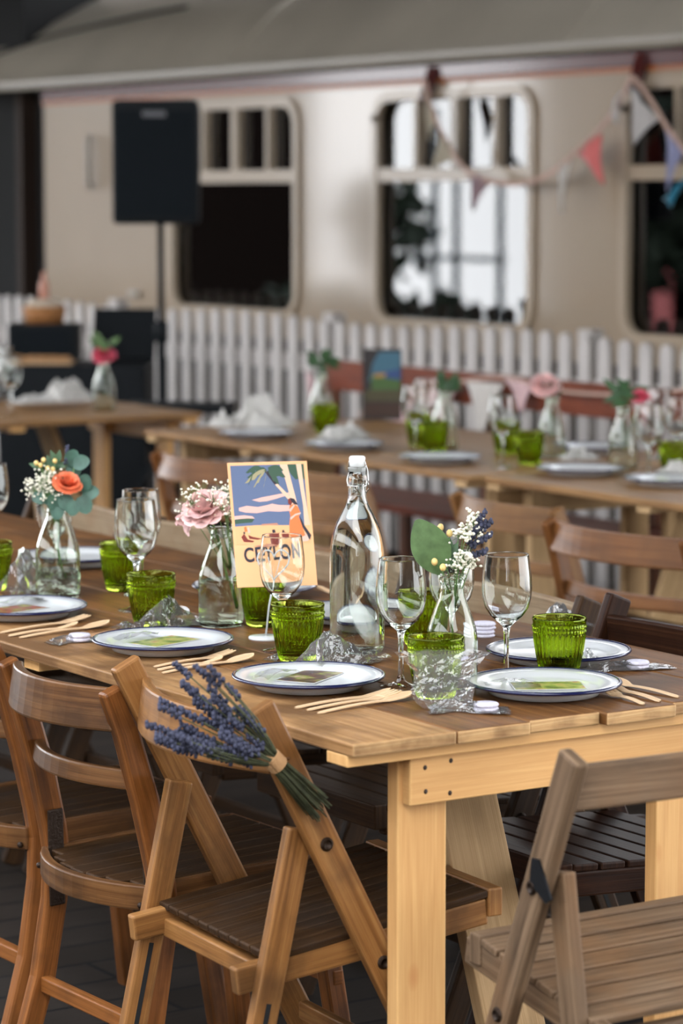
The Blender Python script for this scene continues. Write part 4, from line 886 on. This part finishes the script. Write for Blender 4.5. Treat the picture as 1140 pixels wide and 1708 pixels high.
# ------------------------------------------------------------------ wooden cutlery
def cutlery(kind, label, a, b, bow=.0):
    a = at(*a, z=TZ + .002); b = at(*b, z=TZ + .002); d = b - a; L_ = d.length; ang = math.atan2(d.y, d.x)
    t = thing('wooden_' + kind, label, kind, (a.x, a.y, TZ + .0005), ang, 'wooden cutlery'); m = MB(); hw = .0055
    up, lo = [], []; N = 22
    for i in range(N + 1):
        u = i / N
        if kind == 'knife': w = hw if u < .55 else hw + .0015 * min(1, (u - .55) / .1); w *= math.sqrt(max(0.02, 1 - max(0, (u - .95) / .05) ** 2))
        elif kind == 'spoon': w = hw * .85 if u < .68 else hw * .85 + (.0155 - hw * .85) * math.sin(min(1, (u - .68) / .20) * PI / 2) ** 1.3; w *= math.sqrt(max(.02, 1 - max(0, (u - .86) / .14) ** 2))
        else: w = hw * .85 if u < .62 else hw * .85 + (.012 - hw * .85) * min(1, (u - .62) / .14)
        if u < .04: w *= math.sqrt(u / .04 + .1) if u < .036 else 1
        up.append((L_ * u, w)); lo.append((L_ * u, -w))
    z_of = lambda u: .0035 * math.sin(PI * min(1, u * 1.1)) + (.010 * max(0, u - .72) / .28)
    rows = [[(x, w, z_of(x / L_)), (x, -w, z_of(x / L_)), (x, -w, z_of(x / L_) + .0018), (x, w, z_of(x / L_) + .0018)] for x, w in up]
    if kind == 'fork':
        cut = rows[:-4]; m.quadgrid(cut, True, .01, .01); x0 = up[-5][0]
        for k in (-1, 0, 1):
            c = k * .0083; m.quadgrid([[(x, c + w_, z_of(x / L_)), (x, c - w_, z_of(x / L_)), (x, c - w_, z_of(x / L_) + .0018), (x, c + w_, z_of(x / L_) + .0018)] for x, w_ in [(x0 - .004, .0035), (L_ * .93, .0033), (L_, .0015)]], True, .01, .01)
    else: m.quadgrid(rows, True, .01, .01)
    b_ = len(m.v)
    m.build('body', M['cutlery'], t, bevel=0, fix=True)
    return t
sets = [('knife', 'wooden knife in front of the lavender chair plate, farthest of its trio', (492, 1180), (652, 1158)), ('fork', 'wooden fork in front of the lavender chair plate, middle of its trio', (512, 1184), (664, 1161)), ('spoon', 'wooden spoon in front of the lavender chair plate, nearest of its trio', (530, 1189), (686, 1163)),
    ('fork', 'wooden fork below the pink flower vase plate, farthest of its trio', (256, 1112), (388, 1093)), ('knife', 'wooden knife below the pink flower vase plate, middle of its trio', (262, 1117), (372, 1104)), ('spoon', 'wooden spoon below the pink flower vase plate, nearest of its trio', (270, 1122), (423, 1099)),
    ('fork', 'wooden fork at the left edge of the table, farthest of its trio', (0, 1055), (146, 1034)), ('knife', 'wooden knife at the left edge of the table, middle of its trio', (14, 1060), (130, 1046)), ('spoon', 'wooden spoon at the left edge of the table, nearest of its trio', (32, 1063), (182, 1043)),
    ('spoon', 'wooden spoon beside the table corner plate, farthest right of its trio', (1133, 1162), (1018, 1138)), ('knife', 'wooden knife beside the table corner plate, middle of its trio', (1102, 1169), (1022, 1149)), ('fork', 'wooden fork tucked under the table corner plate', (1075, 1174), (1013, 1157)),
    ('knife', 'wooden knife on the far side, right of the wine glass before the poster card', (612, 1000), (530, 985))]
for a in sets: cutlery(*a)

# ------------------------------------------------------------------ picture cards and glassine packets on plates, kraft envelope
def print_mat(name, cols, seed):
    m = bpy.data.materials.new(name); m.use_nodes = True; t = m.node_tree; N = t.nodes; L = t.links; b = N['Principled BSDF']
    tc = N.new('ShaderNodeTexCoord'); n = N.new('ShaderNodeTexNoise'); n.noise_dimensions = '4D'; n.inputs['W'].default_value = seed; n.inputs['Scale'].default_value = 32; n.inputs['Detail'].default_value = 3; L.new(tc.outputs['Object'], n.inputs['Vector'])
    r = N.new('ShaderNodeValToRGB'); r.color_ramp.elements[0].position = .36; r.color_ramp.elements[1].position = .66; r.color_ramp.elements[0].color = (*cols[0], 1); r.color_ramp.elements[1].color = (*cols[-1], 1)
    for i, c in enumerate(cols[1:-1]): e = r.color_ramp.elements.new(.36 + .3 * (i + 1) / (len(cols) - 1)); e.color = (*c, 1)
    L.new(n.outputs['Fac'], r.inputs[0]); L.new(r.outputs[0], b.inputs['Base Color']); b.inputs['Roughness'].default_value = .35; return m
PC = [print_mat('print_green_gold', ((.05, .08, .02), (.20, .25, .05), (.40, .36, .10), (.30, .10, .06)), 1), print_mat('print_dark_rose', ((.02, .012, .012), (.10, .03, .025), (.20, .22, .04), (.55, .35, .28)), 5), print_mat('print_red_brown', ((.10, .015, .012), (.28, .06, .04), (.16, .16, .03), (.35, .28, .06)), 9)]
for k, (pl, ang, pm, ox, oy, lb) in enumerate([(plates[0], -.5, 0, .008, -.012, 'printed picture card lying on the table corner plate'), (plates[1], .55, 1, .018, .012, 'dark printed picture card lying on the plate by the lavender chair'),
        (plates[2], .3, 0, .012, .006, 'green and gold printed card lying on the plate by the kraft envelope'), (plates[3], .25, 2, -.01, .0, 'red and brown printed card lying on the left edge plate')]):
    t = thing('picture_card', lb, 'card', (pl.location.x + ox, pl.location.y + oy + .012, TZ + .0126), ang, 'picture cards on plates')
    m = MB(); m.prism([(-.058, -.036), (.058, -.036), (.058, .036), (-.058, .036)], (0, 0, 0), (1, 0, 0), (0, 1, 0), (0, 0, 1), .0006); m.build('paper', M['enamel'], t)
    m = MB(); m.prism([(-.055, -.033), (.055, -.033), (.055, .033), (-.055, .033)], (0, 0, .0006), (1, 0, 0), (0, 1, 0), (0, 0, 1), .0003); m.build('printed_picture', PC[pm], t)
for k, (pl, ox, oy, ang, lb) in enumerate([(plates[0], -.050, .012, -.45, 'glassine strip lying on the table corner plate'), (plates[1], -.035, .035, .4, 'glassine packet lying on the plate by the lavender chair'), (plates[2], -.02, .045, .3, 'glassine packet lying on the plate by the kraft envelope'), (plates[3], .03, .045, .2, 'glassine packet lying on the left edge plate')]):
    t = thing('glassine_packet', lb, 'packet', (pl.location.x + ox, pl.location.y + oy + .008, TZ + .0150), ang, 'glassine packets on plates'); rr = random.Random(k)
    rows = [[(-.045 + .09 * i / 7, -.018 + .036 * j / 4, (.002 if k else .0) + rr.uniform(0, .005) + .006 * math.sin(PI * i / 7)) for j in range(5)] for i in range(8)]
    m = MB(); m.quadgrid(rows); m.build('film', M['tissue'], t)
ep = at(190, 1062, z=TZ)
env = thing('kraft_envelope', 'brown kraft paper envelope tucked beneath the plate by the pink flower vase', 'envelope', (ep.x, ep.y, TZ + .0004), .35)
m = MB(); m.prism([(-.03, -.05), (.06, -.05), (.06, .05), (-.03, .05)], (0, 0, 0), (1, 0, 0), (0, 1, 0), (0, 0, 1), .0012); m.build('paper', M['kraft'], env)

# ------------------------------------------------------------------ cellophane bags with sweets
def sweet_bm(m, c, r, tilt=0):
    for k in range(2): m.lathe([(0, 0), (r * .9, 0), (r, .003), (r * .9, .006), (0, .006)], 40, (c[0], c[1], c[2] + k * .0065), mod=lambda i, q, z, a: (q * (1 + .05 * math.cos(a * 16)), z))
def cello(label, pos, rz, L_, w, h, seed, sweet=(.0, 0), lean=0, sw=True, res=(13, 9)):
    p = at(*pos, z=TZ); t = thing('cellophane_bag', label, 'cellophane bag', (p.x, p.y, TZ), rz, 'cellophane sweet bags'); rr = random.Random(seed); m = MB()
    for side in (0, 1):
        rows = []
        for i in range(res[0]):
            u = i / (res[0] - 1); neck = .18 + .82 * min(1, abs(u - .35) * 3.0) if u < .8 else 1.0 + (u - .8)
            row = []
            for j in range(res[1]):
                v = j / (res[1] - 1) - .5; puff = h * (1 - (2 * v) ** 2) * (math.sin(PI * min(1, u * 1.15 + .1)) * .8 + .2)
                z = (puff if side else .001) + rr.uniform(0, .30) * h * .5
                row.append((L_ * (u - .5) + rr.uniform(-1, 1) * L_ * .035, w * v * neck + rr.uniform(-1, 1) * w * .04, max(.0008, z)))
            rows.append(row)
        m.quadgrid(rows)
    m.build('film', M['cello'], t)
    if sw:
        m = MB(); sweet_bm(m, (L_ * sweet[0], w * sweet[1], .0015), .019); m.build('sweet', M['sweet'], t, fix=True)
    return t
cello('cellophane bag of sweets lying left of the kraft envelope', (125, 1071), .1, .10, .045, .014, 1, (.1, 0))
cello('crumpled cellophane between the green tumbler and the pink flower vase', (288, 1046), .55, .16, .085, .055, 2, sw=False)
cello('small glossy cellophane twist left of the green tumbler by the pink flower vase', (212, 1047), .4, .05, .04, .012, 3, sw=False)
cello('crumpled cellophane in front of the vase of coral flowers', (50, 990), .6, .14, .08, .085, 4, sw=False)
cello('long crumpled cellophane in front of the swing-top bottle', (560, 1113), .5, .21, .085, .06, 5, sw=False)
cello('small cellophane twist at the foot of the green tumbler before the poster card', (465, 1100), .3, .05, .035, .010, 6, sw=False)
cello('cellophane bag with lilac sweet lying at the table end', (782, 1187), -.55, .12, .06, .018, 7, (.22, 0))
cello('cellophane bag with sweet behind the corner plates, beside the dark chair', (1040, 1118), -.1, .16, .05, .016, 8, (.18, 0))
cello('crinkled cellophane right of the corner green tumbler', (985, 1112), .4, .06, .04, .03, 10, sw=False)
cello('cellophane bag behind the corner green tumbler', (940, 1048), .2, .10, .06, .045, 9, sw=False)
# upright bag around the tumbler
p = at(738, 1178, z=TZ); t = thing('cellophane_bag', 'upright crinkled cellophane bag in front of the green tumbler near the leaf vase', 'cellophane bag', (p.x, p.y - .0, TZ), az * -1, 'cellophane sweet bags'); rr = random.Random(21); m = MB()
for side in (-1, 1):
    rows = []
    for i in range(12):
        u = i / 11; ww = .030 + .040 * u + .01 * math.sin(u * 7); row = []
        for j in range(13):
            v = j / 12 - .5; row.append((ww * 2 * v * .95 + rr.uniform(-1, 1) * .0025, side * (.012 * (1 - (2 * v) ** 2) + .002) - .022 + rr.uniform(-1, 1) * .0022, .088 * u + (rr.uniform(-1, 1) * .003 if i else .001)))
        rows.append(row)
    m.quadgrid(rows)
m.build('film', M['cello'], t)
p = at(806, 1062, z=TZ); t = thing('paper_sweet_case', 'stack of scalloped white sweet discs behind the rightmost wine glass', 'sweets', (p.x, p.y, TZ), 0)
m = MB(); sweet_bm(m, (0, 0, 0), .021); sweet_bm(m, (.004, .003, .013), .021); m.build('disc', M['sweet'], t, fix=True)

# ------------------------------------------------------------------ lavender bunch on the chair post
lv = thing('lavender_bunch', 'bunch of dried lavender tied with twine to the honey brown chair', 'lavender', (2.107, 3.422, .722), 0)
band = V((0, 0, 0)); end = V((.080, -.004, -.082)); axis = end.normalized(); r_ = random.Random(11)
A0 = axis.orthogonal().normalized(); A1 = axis.cross(A0); st = MB()
heads = []
for k in range(58):
    an, q = r_.uniform(0, 2 * PI), math.sqrt(r_.random()); sp_ = (A0 * math.cos(an) + A1 * math.sin(an))
    pb = band + sp_ * q * .011; pe = end * r_.uniform(.82, 1.04) + sp_ * q * .021
    L_ = r_.uniform(.05, .195); fan = .30 + .12 * (L_ / .19)
    dirn = (-axis * .8 - RT * .42 + CU * .03 + sp_ * q * fan * 1.15).normalized(); ph = pb + dirn * L_
    mid = pb.lerp(ph, .5) + sp_ * q * .006
    st.tube([pe, pb, mid, ph], .0011, 5); heads.append((ph, (ph - mid).normalized()))
st.build('stems', M['lavstem'], lv)
for k, (h, d) in enumerate(heads):
    m = MB(); lav_head(m, h - d * .028, d, r_.uniform(.026, .040), .0048, k, 15); m.build('flower_head', M['lav'], lv)
m = MB()
for k in range(7):
    rr_ = .0135; c = band + axis * (-.008 + .0032 * k)
    m.tube([c + (A0 * math.cos(a * PI / 9) + A1 * math.sin(a * PI / 9)) * rr_ for a in range(19)], .0018, 6)
pz = V((2.11 - 2.09, 3.43 - 3.395, .0))
m.tube([V((-.035, .022, .012)), V((0, -.013, .004)), V((.04, .020, -.004))], .0018, 6); m.tube([V((-.035, .022, .006)), V((0, -.013, -.002)), V((.04, .020, -.012))], .0018, 6)
m.build('twine_band', M['twine'], lv)

# ------------------------------------------------------------------ far table settings
def fput(proto, label, px, py, scale=None, rz=None, group=None):
    p = at(px, py, z=TZ); p.z = TZ; return dup(proto, label, p, rnd.uniform(0, 6) if rz is None else rz, group, scale)
for lb, px, py in [('plate with crumpled napkin at the left end of the far table', 428, 731), ('far table plate with cellophane in front of the green-topped vase', 575, 750), ('far table plate in front of the landscape poster card', 735, 772), ('far table plate before the vase of rose pink flower', 968, 792), ('far table plate at the right edge of the photo', 1118, 810), ('far table plate on the bench side, right of the rose pink flower', 990, 755)]: fput(PL, lb, px, py)
for lb, px, py in [('far table green tumbler under the leafy vase at the bench end', 543, 722), ('far table green tumbler left of the rose pink flower vase', 883, 775), ('far table green tumbler at the right edge of the photo', 1125, 795), ('far table green tumbler right of the landscape poster card', 700, 745), ('far table green tumbler in front of the dark sprig vase', 725, 755), ('far table green tumbler in front of the white lace pennant', 845, 757)]: fput(TU, lb, px, py)
for lb, px, py in [('far table wine glass left of the big green tumbler', 838, 780), ('far table wine glass right of the landscape poster card', 692, 757), ('far table wine glass behind the dark sprig vase', 712, 742), ('far table wine glass left of the right edge tumbler', 1082, 800), ('far table wine glass cut by the right edge of the photo', 1128, 783), ('far table wine glass in front of the bench, by the dark leaf spike vase', 1100, 765),
    ('back left table wine glass at the left edge of the photo', 18, 693), ('back left table wine glass behind the edge glass', 6, 672)]: fput(WG, lb, px, py)
fv = []
for lb, px, py in [('far table bottle vase with dark leaves at the bench end', 537, 712), ('far table bottle vase with rose pink flower', 921, 763), ('far table bottle vase with dark leaf spike', 1040, 783), ('far table bottle vase with dark sprig beside the poster card', 742, 750), ('back left table bottle vase with rose pink flower', 174, 685)]:
    fv.append(fput(vR, lb, px, py))
def sprig(vase, label, mt, n, h, spread, L_, w, seed, name='leaf_sprig'):
    t = flower_thing(name, label, 'leaves', vase); rr = random.Random(seed); m = MB(); m.tube([L3(vase, 0, .06), L3(vase, 0, h)], .0015, 6); m.build('stem', M['stem'], t)
    for k in range(n):
        an = rr.uniform(-.4, PI + .4); m = MB(); leaf_mesh(m, L3(vase, rr.uniform(-1, 1) * spread, h + rr.uniform(-.3, 1) * spread, rr.uniform(-1, 1) * spread), RT * math.cos(an) + CU * math.sin(an) + F0 * rr.uniform(-.5, .5), -F0 + CU * .5, L_, w, .15); m.build('leaf', mt, t)
def rose(vase, label, r, mt, dx=0, h=.215):
    t = flower_thing('pink_flower', label, 'flower', vase); petal_bloom(t, L3(vase, dx, h), r, 12, mt, 4, CU * .7 - F0 * .6, 5, 1.2); m = MB(); m.tube([L3(vase, 0, .05), L3(vase, dx, h)], .0018, 6); m.build('stem', M['stem'], t)
sprig(fv[0], 'dark leaves in the bench end vase of the far table', M['dkleaf'], 14, .20, .032, .045, .024, 1)
rose(fv[1], 'rose pink bloom on the far table left of the dark leaf spike', .045, M['pink'], -.022, .208); sprig(fv[1], 'dark leaves behind the far table rose pink bloom', M['dkleaf'], 7, .205, .03, .04, .02, 2)
sprig(fv[2], 'dark leaf spike in the far table vase near the right edge', M['dkleaf'], 13, .20, .022, .06, .022, 3); rose(fv[2], 'small coral bloom behind the dark leaf spike', .026, M['rose'], .045, .205)
sprig(fv[3], 'dark sprig in the vase beside the landscape poster card', M['dkleaf'], 12, .18, .022, .05, .02, 4)
rose(fv[4], 'rose pink bloom on the back left table', .042, M['rose'], 0, .195); sprig(fv[4], 'pale green leaves around the back left rose pink bloom', M['leaf'], 8, .215, .035, .05, .024, 6)
# crumpled napkins / cellophane of the far tables
def napkin(label, px, py, s, seed, mt, h=.06, group='crumpled napkins and wrappers on the back tables'):
    p = at(px, py, z=TZ); t = thing('crumpled_napkin', label, 'napkin', (p.x, p.y, TZ + .012), rnd.uniform(0, 3), group); rr = random.Random(seed); m = MB()
    rows = [[(s * (i / 8 - .5) + rr.uniform(-1, 1) * s * .06, s * .7 * (j / 6 - .5) + rr.uniform(-1, 1) * s * .06, h * math.sin(PI * i / 8) * math.sin(PI * j / 6) * rr.uniform(.4, 1.2) + .012) for j in range(7)] for i in range(9)]
    m.quadgrid(rows); m.build('cloth', mt, t)
M['napkin'] = mat('grey_white_napkin', (.50, .48, .44), .7)
napkin('grey white crumpled napkin on the leftmost far table plate', 432, 722, .22, 1, M['napkin'], .10); napkin('crumpled wrapper on the far table plate before the bench end vase', 575, 742, .18, 2, M['napkin'], .05)
napkin('small crumpled wrapper at the left tip of the far table', 372, 722, .12, 3, M['napkin'], .05); napkin('crumpled white wrapper behind the far table plate by the pink flower', 965, 778, .12, 4, M['napkin'], .035)
napkin('crumpled white wrapper on the back left table', 112, 678, .2, 5, M['napkin'], .10); napkin('flat grey wrapper at the left of the back left table', 50, 682, .16, 6, M['napkin'], .03)
napkin('white wrapper by the right edge far table plate', 1128, 800, .12, 7, M['napkin'], .03)
# landscape poster card
p = at(638, 700, z=TZ); fcx = thing('poster_card', 'dark framed landscape poster card standing on the far table', 'poster card', (p.x, p.y, TZ), -az, None)
wv, hv = .135, .245; lean = .05
def FP(m, pts, off): m.prism([(x * wv, z * hv) for x, z in pts], (-wv / 2, -off, .0), (1, 0, 0), (0, lean, 1), (0, 1, 0), .0006)
m = MB(); m.prism([(0, 0), (wv, 0), (wv, hv), (0, hv)], (-wv / 2, 0, 0), (1, 0, 0), (0, lean, 1), (0, 1, 0), .003); m.build('board', mat('poster_dark', (.025, .02, .02), .5), fcx, fix=True)
m = MB(); lc = [mat('poster_' + n, c, .5) for n, c in (('teal', (.05, .14, .20)), ('blue', (.03, .07, .20)), ('green', (.06, .12, .03)), ('ochre', (.40, .22, .06)), ('olive', (.07, .06, .025)), ('brown', (.05, .022, .012)))]
for i, (pts, mi) in enumerate([([(.16, .55), (.97, .55), (.97, .96), (.42, .96), (.25, .80)], 0), ([(.2, .66), (.5, .62), (.97, .5), (.97, .72), (.6, .68)], 1), ([(.22, .42), (.97, .42), (.97, .56), (.5, .60), (.22, .64)], 2), ([(.25, .60), (.55, .60), (.6, .66), (.3, .65)], 3), ([(.05, .26), (.97, .26), (.97, .42), (.05, .42)], 4), ([(.05, .04), (.97, .04), (.97, .24), (.05, .24)], 5)]):
    m.mi = mi; FP(m, pts, .0014 + .0003 * i)
m.build('printed_picture', lc, fcx, fix=True)
m = MB(); m.board((0, .09, 0), (0, .012, .2), .05, .002, (1, 0, 0)); m.build('easel_back', M['kraft'], fcx)

# ------------------------------------------------------------------ bunting
def bunting(label, pts, pens, name='bunting', tw=.022):
    t = thing(name, label, 'bunting', pts[0], 0); o = V(pts[0])
    # smooth the line
    P_ = [V(p) - o for p in pts]; sm = []
    for i in range(len(P_) - 1):
        a, b, c, d = P_[max(i - 1, 0)], P_[i], P_[i + 1], P_[min(i + 2, len(P_) - 1)]
        for k in range(6):
            u = k / 6; sm.append(.5 * ((2 * b) + (c - a) * u + (2 * a - 5 * b + 4 * c - d) * u * u + (3 * b - a - 3 * c + d) * u ** 3))
    sm.append(P_[-1]); m = MB(); m.sweep(sm, tw, .003, (0, 0, 1)); m.build('tape', CB['tape'], t)
    for (a, b, tip, mt) in pens:
        a, b, tip = V(a) - o, V(b) - o, V(tip) - o; n = 7; rows = []
        for i in range(n + 1):
            u = i / n; l = a.lerp(tip, u); r = b.lerp(tip, u); wv_ = (a - b).cross(a - tip).normalized()
            rows.append([l.lerp(r, j / 4) + wv_ * (.012 * math.sin(j * 2.1 + i * .7)) * (1 - u * .5) for j in range(5)])
        m = MB(); m.smooth = True; m.quadgrid(rows); ob = m.build('pennant', mt, t); md = ob.modifiers.new('cloth', 'SOLIDIFY'); md.thickness = .0025
        md.offset = 0
def cloth(name, c): return mat(name, c, .85, .2, sheen=.3, var=.12, vscale=60)
CB = dict(tape=cloth('pink_beige_tape', (.52, .35, .28)), sand=cloth('sand_cloth', (.46, .40, .30)), mauve=cloth('mauve_print_cloth', (.30, .20, .22)), white=cloth('white_cloth', (.62, .58, .53)), pink=cloth('salmon_cloth', (.68, .17, .16)), grey=cloth('pale_grey_cloth', (.50, .47, .45)), blue=cloth('lilac_blue_cloth', (.26, .27, .42)), teal=cloth('teal_cloth', (.02, .17, .26)), lace=cloth('pink_lace', (.62, .42, .42)))
XB = XT - .12
def B(px, py, x=XB): return at(px, py, x=x)
bunting('pennant bunting looped along the cream carriage between two maroon brackets', [B(710, 135), B(722, 185), B(745, 235), B(770, 275), B(800, 297), B(845, 306), B(885, 303), B(925, 285), B(965, 250), B(1010, 205), B(1040, 160), B(1055, 130), B(1085, 165), B(1115, 215), B(1150, 260)],
    [(B(705, 150), B(728, 200), B(716, 235), CB['sand']), (B(733, 215), B(762, 262), B(722, 284), CB['sand']), (B(780, 285), B(818, 303), B(790, 352), CB['mauve']), (B(930, 283), B(950, 268), B(938, 355), CB['white']), (B(962, 255), B(1002, 222), B(1008, 308), CB['pink']), (B(1012, 195), B(1044, 140), B(1030, 205), CB['grey']), (B(1050, 140), B(1098, 198), B(1058, 242), CB['grey']), (B(1110, 215), B(1140, 250), B(1115, 320), CB['blue']), (B(1106, 332), B(1150, 290), B(1120, 345), CB['teal'])])
XL = 5.915
def BL_(px, py): return at(px, py, x=XL)
bunting('pink and white lace bunting draped over the red-brown bench', [BL_(600, 690), BL_(660, 672), BL_(720, 652), BL_(780, 634), BL_(850, 630), BL_(900, 645), BL_(960, 655), BL_(1040, 658), BL_(1145, 650)],
    [(BL_(525, 632), BL_(512, 618), BL_(520, 690), CB['lace']), (BL_(640, 672), BL_(690, 660), BL_(668, 745), CB['lace']), (BL_(700, 655), BL_(765, 640), BL_(715, 745), CB['lace']), (BL_(778, 636), BL_(838, 640), BL_(800, 745), CB['white']), (BL_(842, 632), BL_(890, 640), BL_(872, 690), CB['lace']), (BL_(1048, 655), BL_(1092, 652), BL_(1070, 720), CB['lace'])], 'lace_bunting', .010)

# ------------------------------------------------------------------ what the carriage windows reflect: garden and added blocks beyond the platform
M['bark'] = mat('tree_bark', (.03, .022, .016), .9); M['tleaf'] = mat('tree_leaf', (.018, .03, .016), .7)
def tree(label, x, y, h, r, seed, n=620):
    t = thing('tree', label, 'tree', (x, y, -1.2), 0, 'garden trees beyond the platform'); rr = random.Random(seed)
    m = MB(); m.tube([(0, 0, 0), (.1, .05, h * .5), (0, .1, h * .8)], .16, 8, rs=[.2, .15, .06]); m.build('trunk', M['bark'], t)
    m = MB()
    for k in range(n):
        d = V((rr.gauss(0, 1), rr.gauss(0, 1), rr.gauss(0, 1))).normalized() * r * rr.random() ** .45; c = V((d.x, d.y, h * .62 + d.z * 1.15)); a = V((rr.gauss(0, 1), rr.gauss(0, 1), rr.gauss(0, 1))).normalized(); b = a.orthogonal().normalized(); s = rr.uniform(.12, .26)
        i = len(m.v); m.v += [tuple(c + a * s), tuple(c + b * s * .6), tuple(c - a * s), tuple(c - b * s * .6)]; m.face([i, i + 1, i + 2, i + 3])
    o = m.build('crown', M['tleaf'], t); o['kind'] = 'stuff'
tree('tree beyond the platform mirrored in the middle carriage window', -10, 36.35, 3.6, .75, 1, 190)
tree('tree beyond the platform mirrored beside the right carriage window', -8.6, 28.4, 4.4, 1.1, 2)
for k_, (by, bh, br, where) in enumerate([(32.9, .95, .62, 'below the pale blue shed'), (34.25, .92, .60, 'second from the pale blue shed'), (35.6, 1.1, .62, 'third from the pale blue shed'), (37.0, 1.25, .62, 'under the tree')]):
    tree('low dark garden bush %s, mirrored in the middle carriage window' % where, -8.7, by, bh, br, 20 + k_, 260)
pg = thing('reflect_frame', 'added grey pergola of posts and rail mirrored in the middle carriage window', 'reflect_frame', (-9.9, 34.4, -1.2), 0)  # made-up posts and rail, put in for the lines mirrored in the window
M['frame_grey'] = mat('grey_garden_frame', (.10, .12, .13), .7)
for yy in (-1.1, .0, .55): m = MB(); m.box((-.04, yy - .04, 0), (.04, yy + .04, 4)); m.build('post', M['frame_grey'], pg)
m = MB(); m.box((-.04, -1.2, 1.75), (.04, 1.2, 1.83)); m.build('rail', M['frame_grey'], pg)
m = MB(); m.box((-11.2, 32.2, -1.2), (-10.6, 33.5, 1.95)); tag(m.build('blue_reflect_block', mat('pale_blue_block_paint', (.42, .52, .55), .6)), 'added pale blue shed mirrored at the right of the middle carriage window', 'reflect_block')  # plain block added to give the window a pale blue reflection
m = MB(); m.box((-9.75, 29.2, -.4), (-9.7, 29.9, 1.0)); tag(m.build('reflect_panel', mat('pink_panel_cloth', (.75, .22, .22), .8)), 'pink banner added to tint the reflection in the right carriage window', 'reflect_panel')  # panel added only to put pink into the window reflection
M['reflect_block'] = mat('dark_block', (.010, .007, .006), 1, 0)
m = MB(); m.box((-10.4, 39.0, -2), (-9.9, 56, 6)); s_ = m.build('reflect_block', M['reflect_block']); tag(s_, 'added dark shed beyond the platform', 'reflect_block')  # unseen block added to keep the left window reflection dark
m = MB(); m.box((-10.4, 22, -2), (-9.9, 32.5, 5)); s_ = m.build('reflect_block', M['reflect_block']); tag(s_, 'added dark shed opposite the right carriage window', 'reflect_block')  # second added block, darkens what the right window reflects
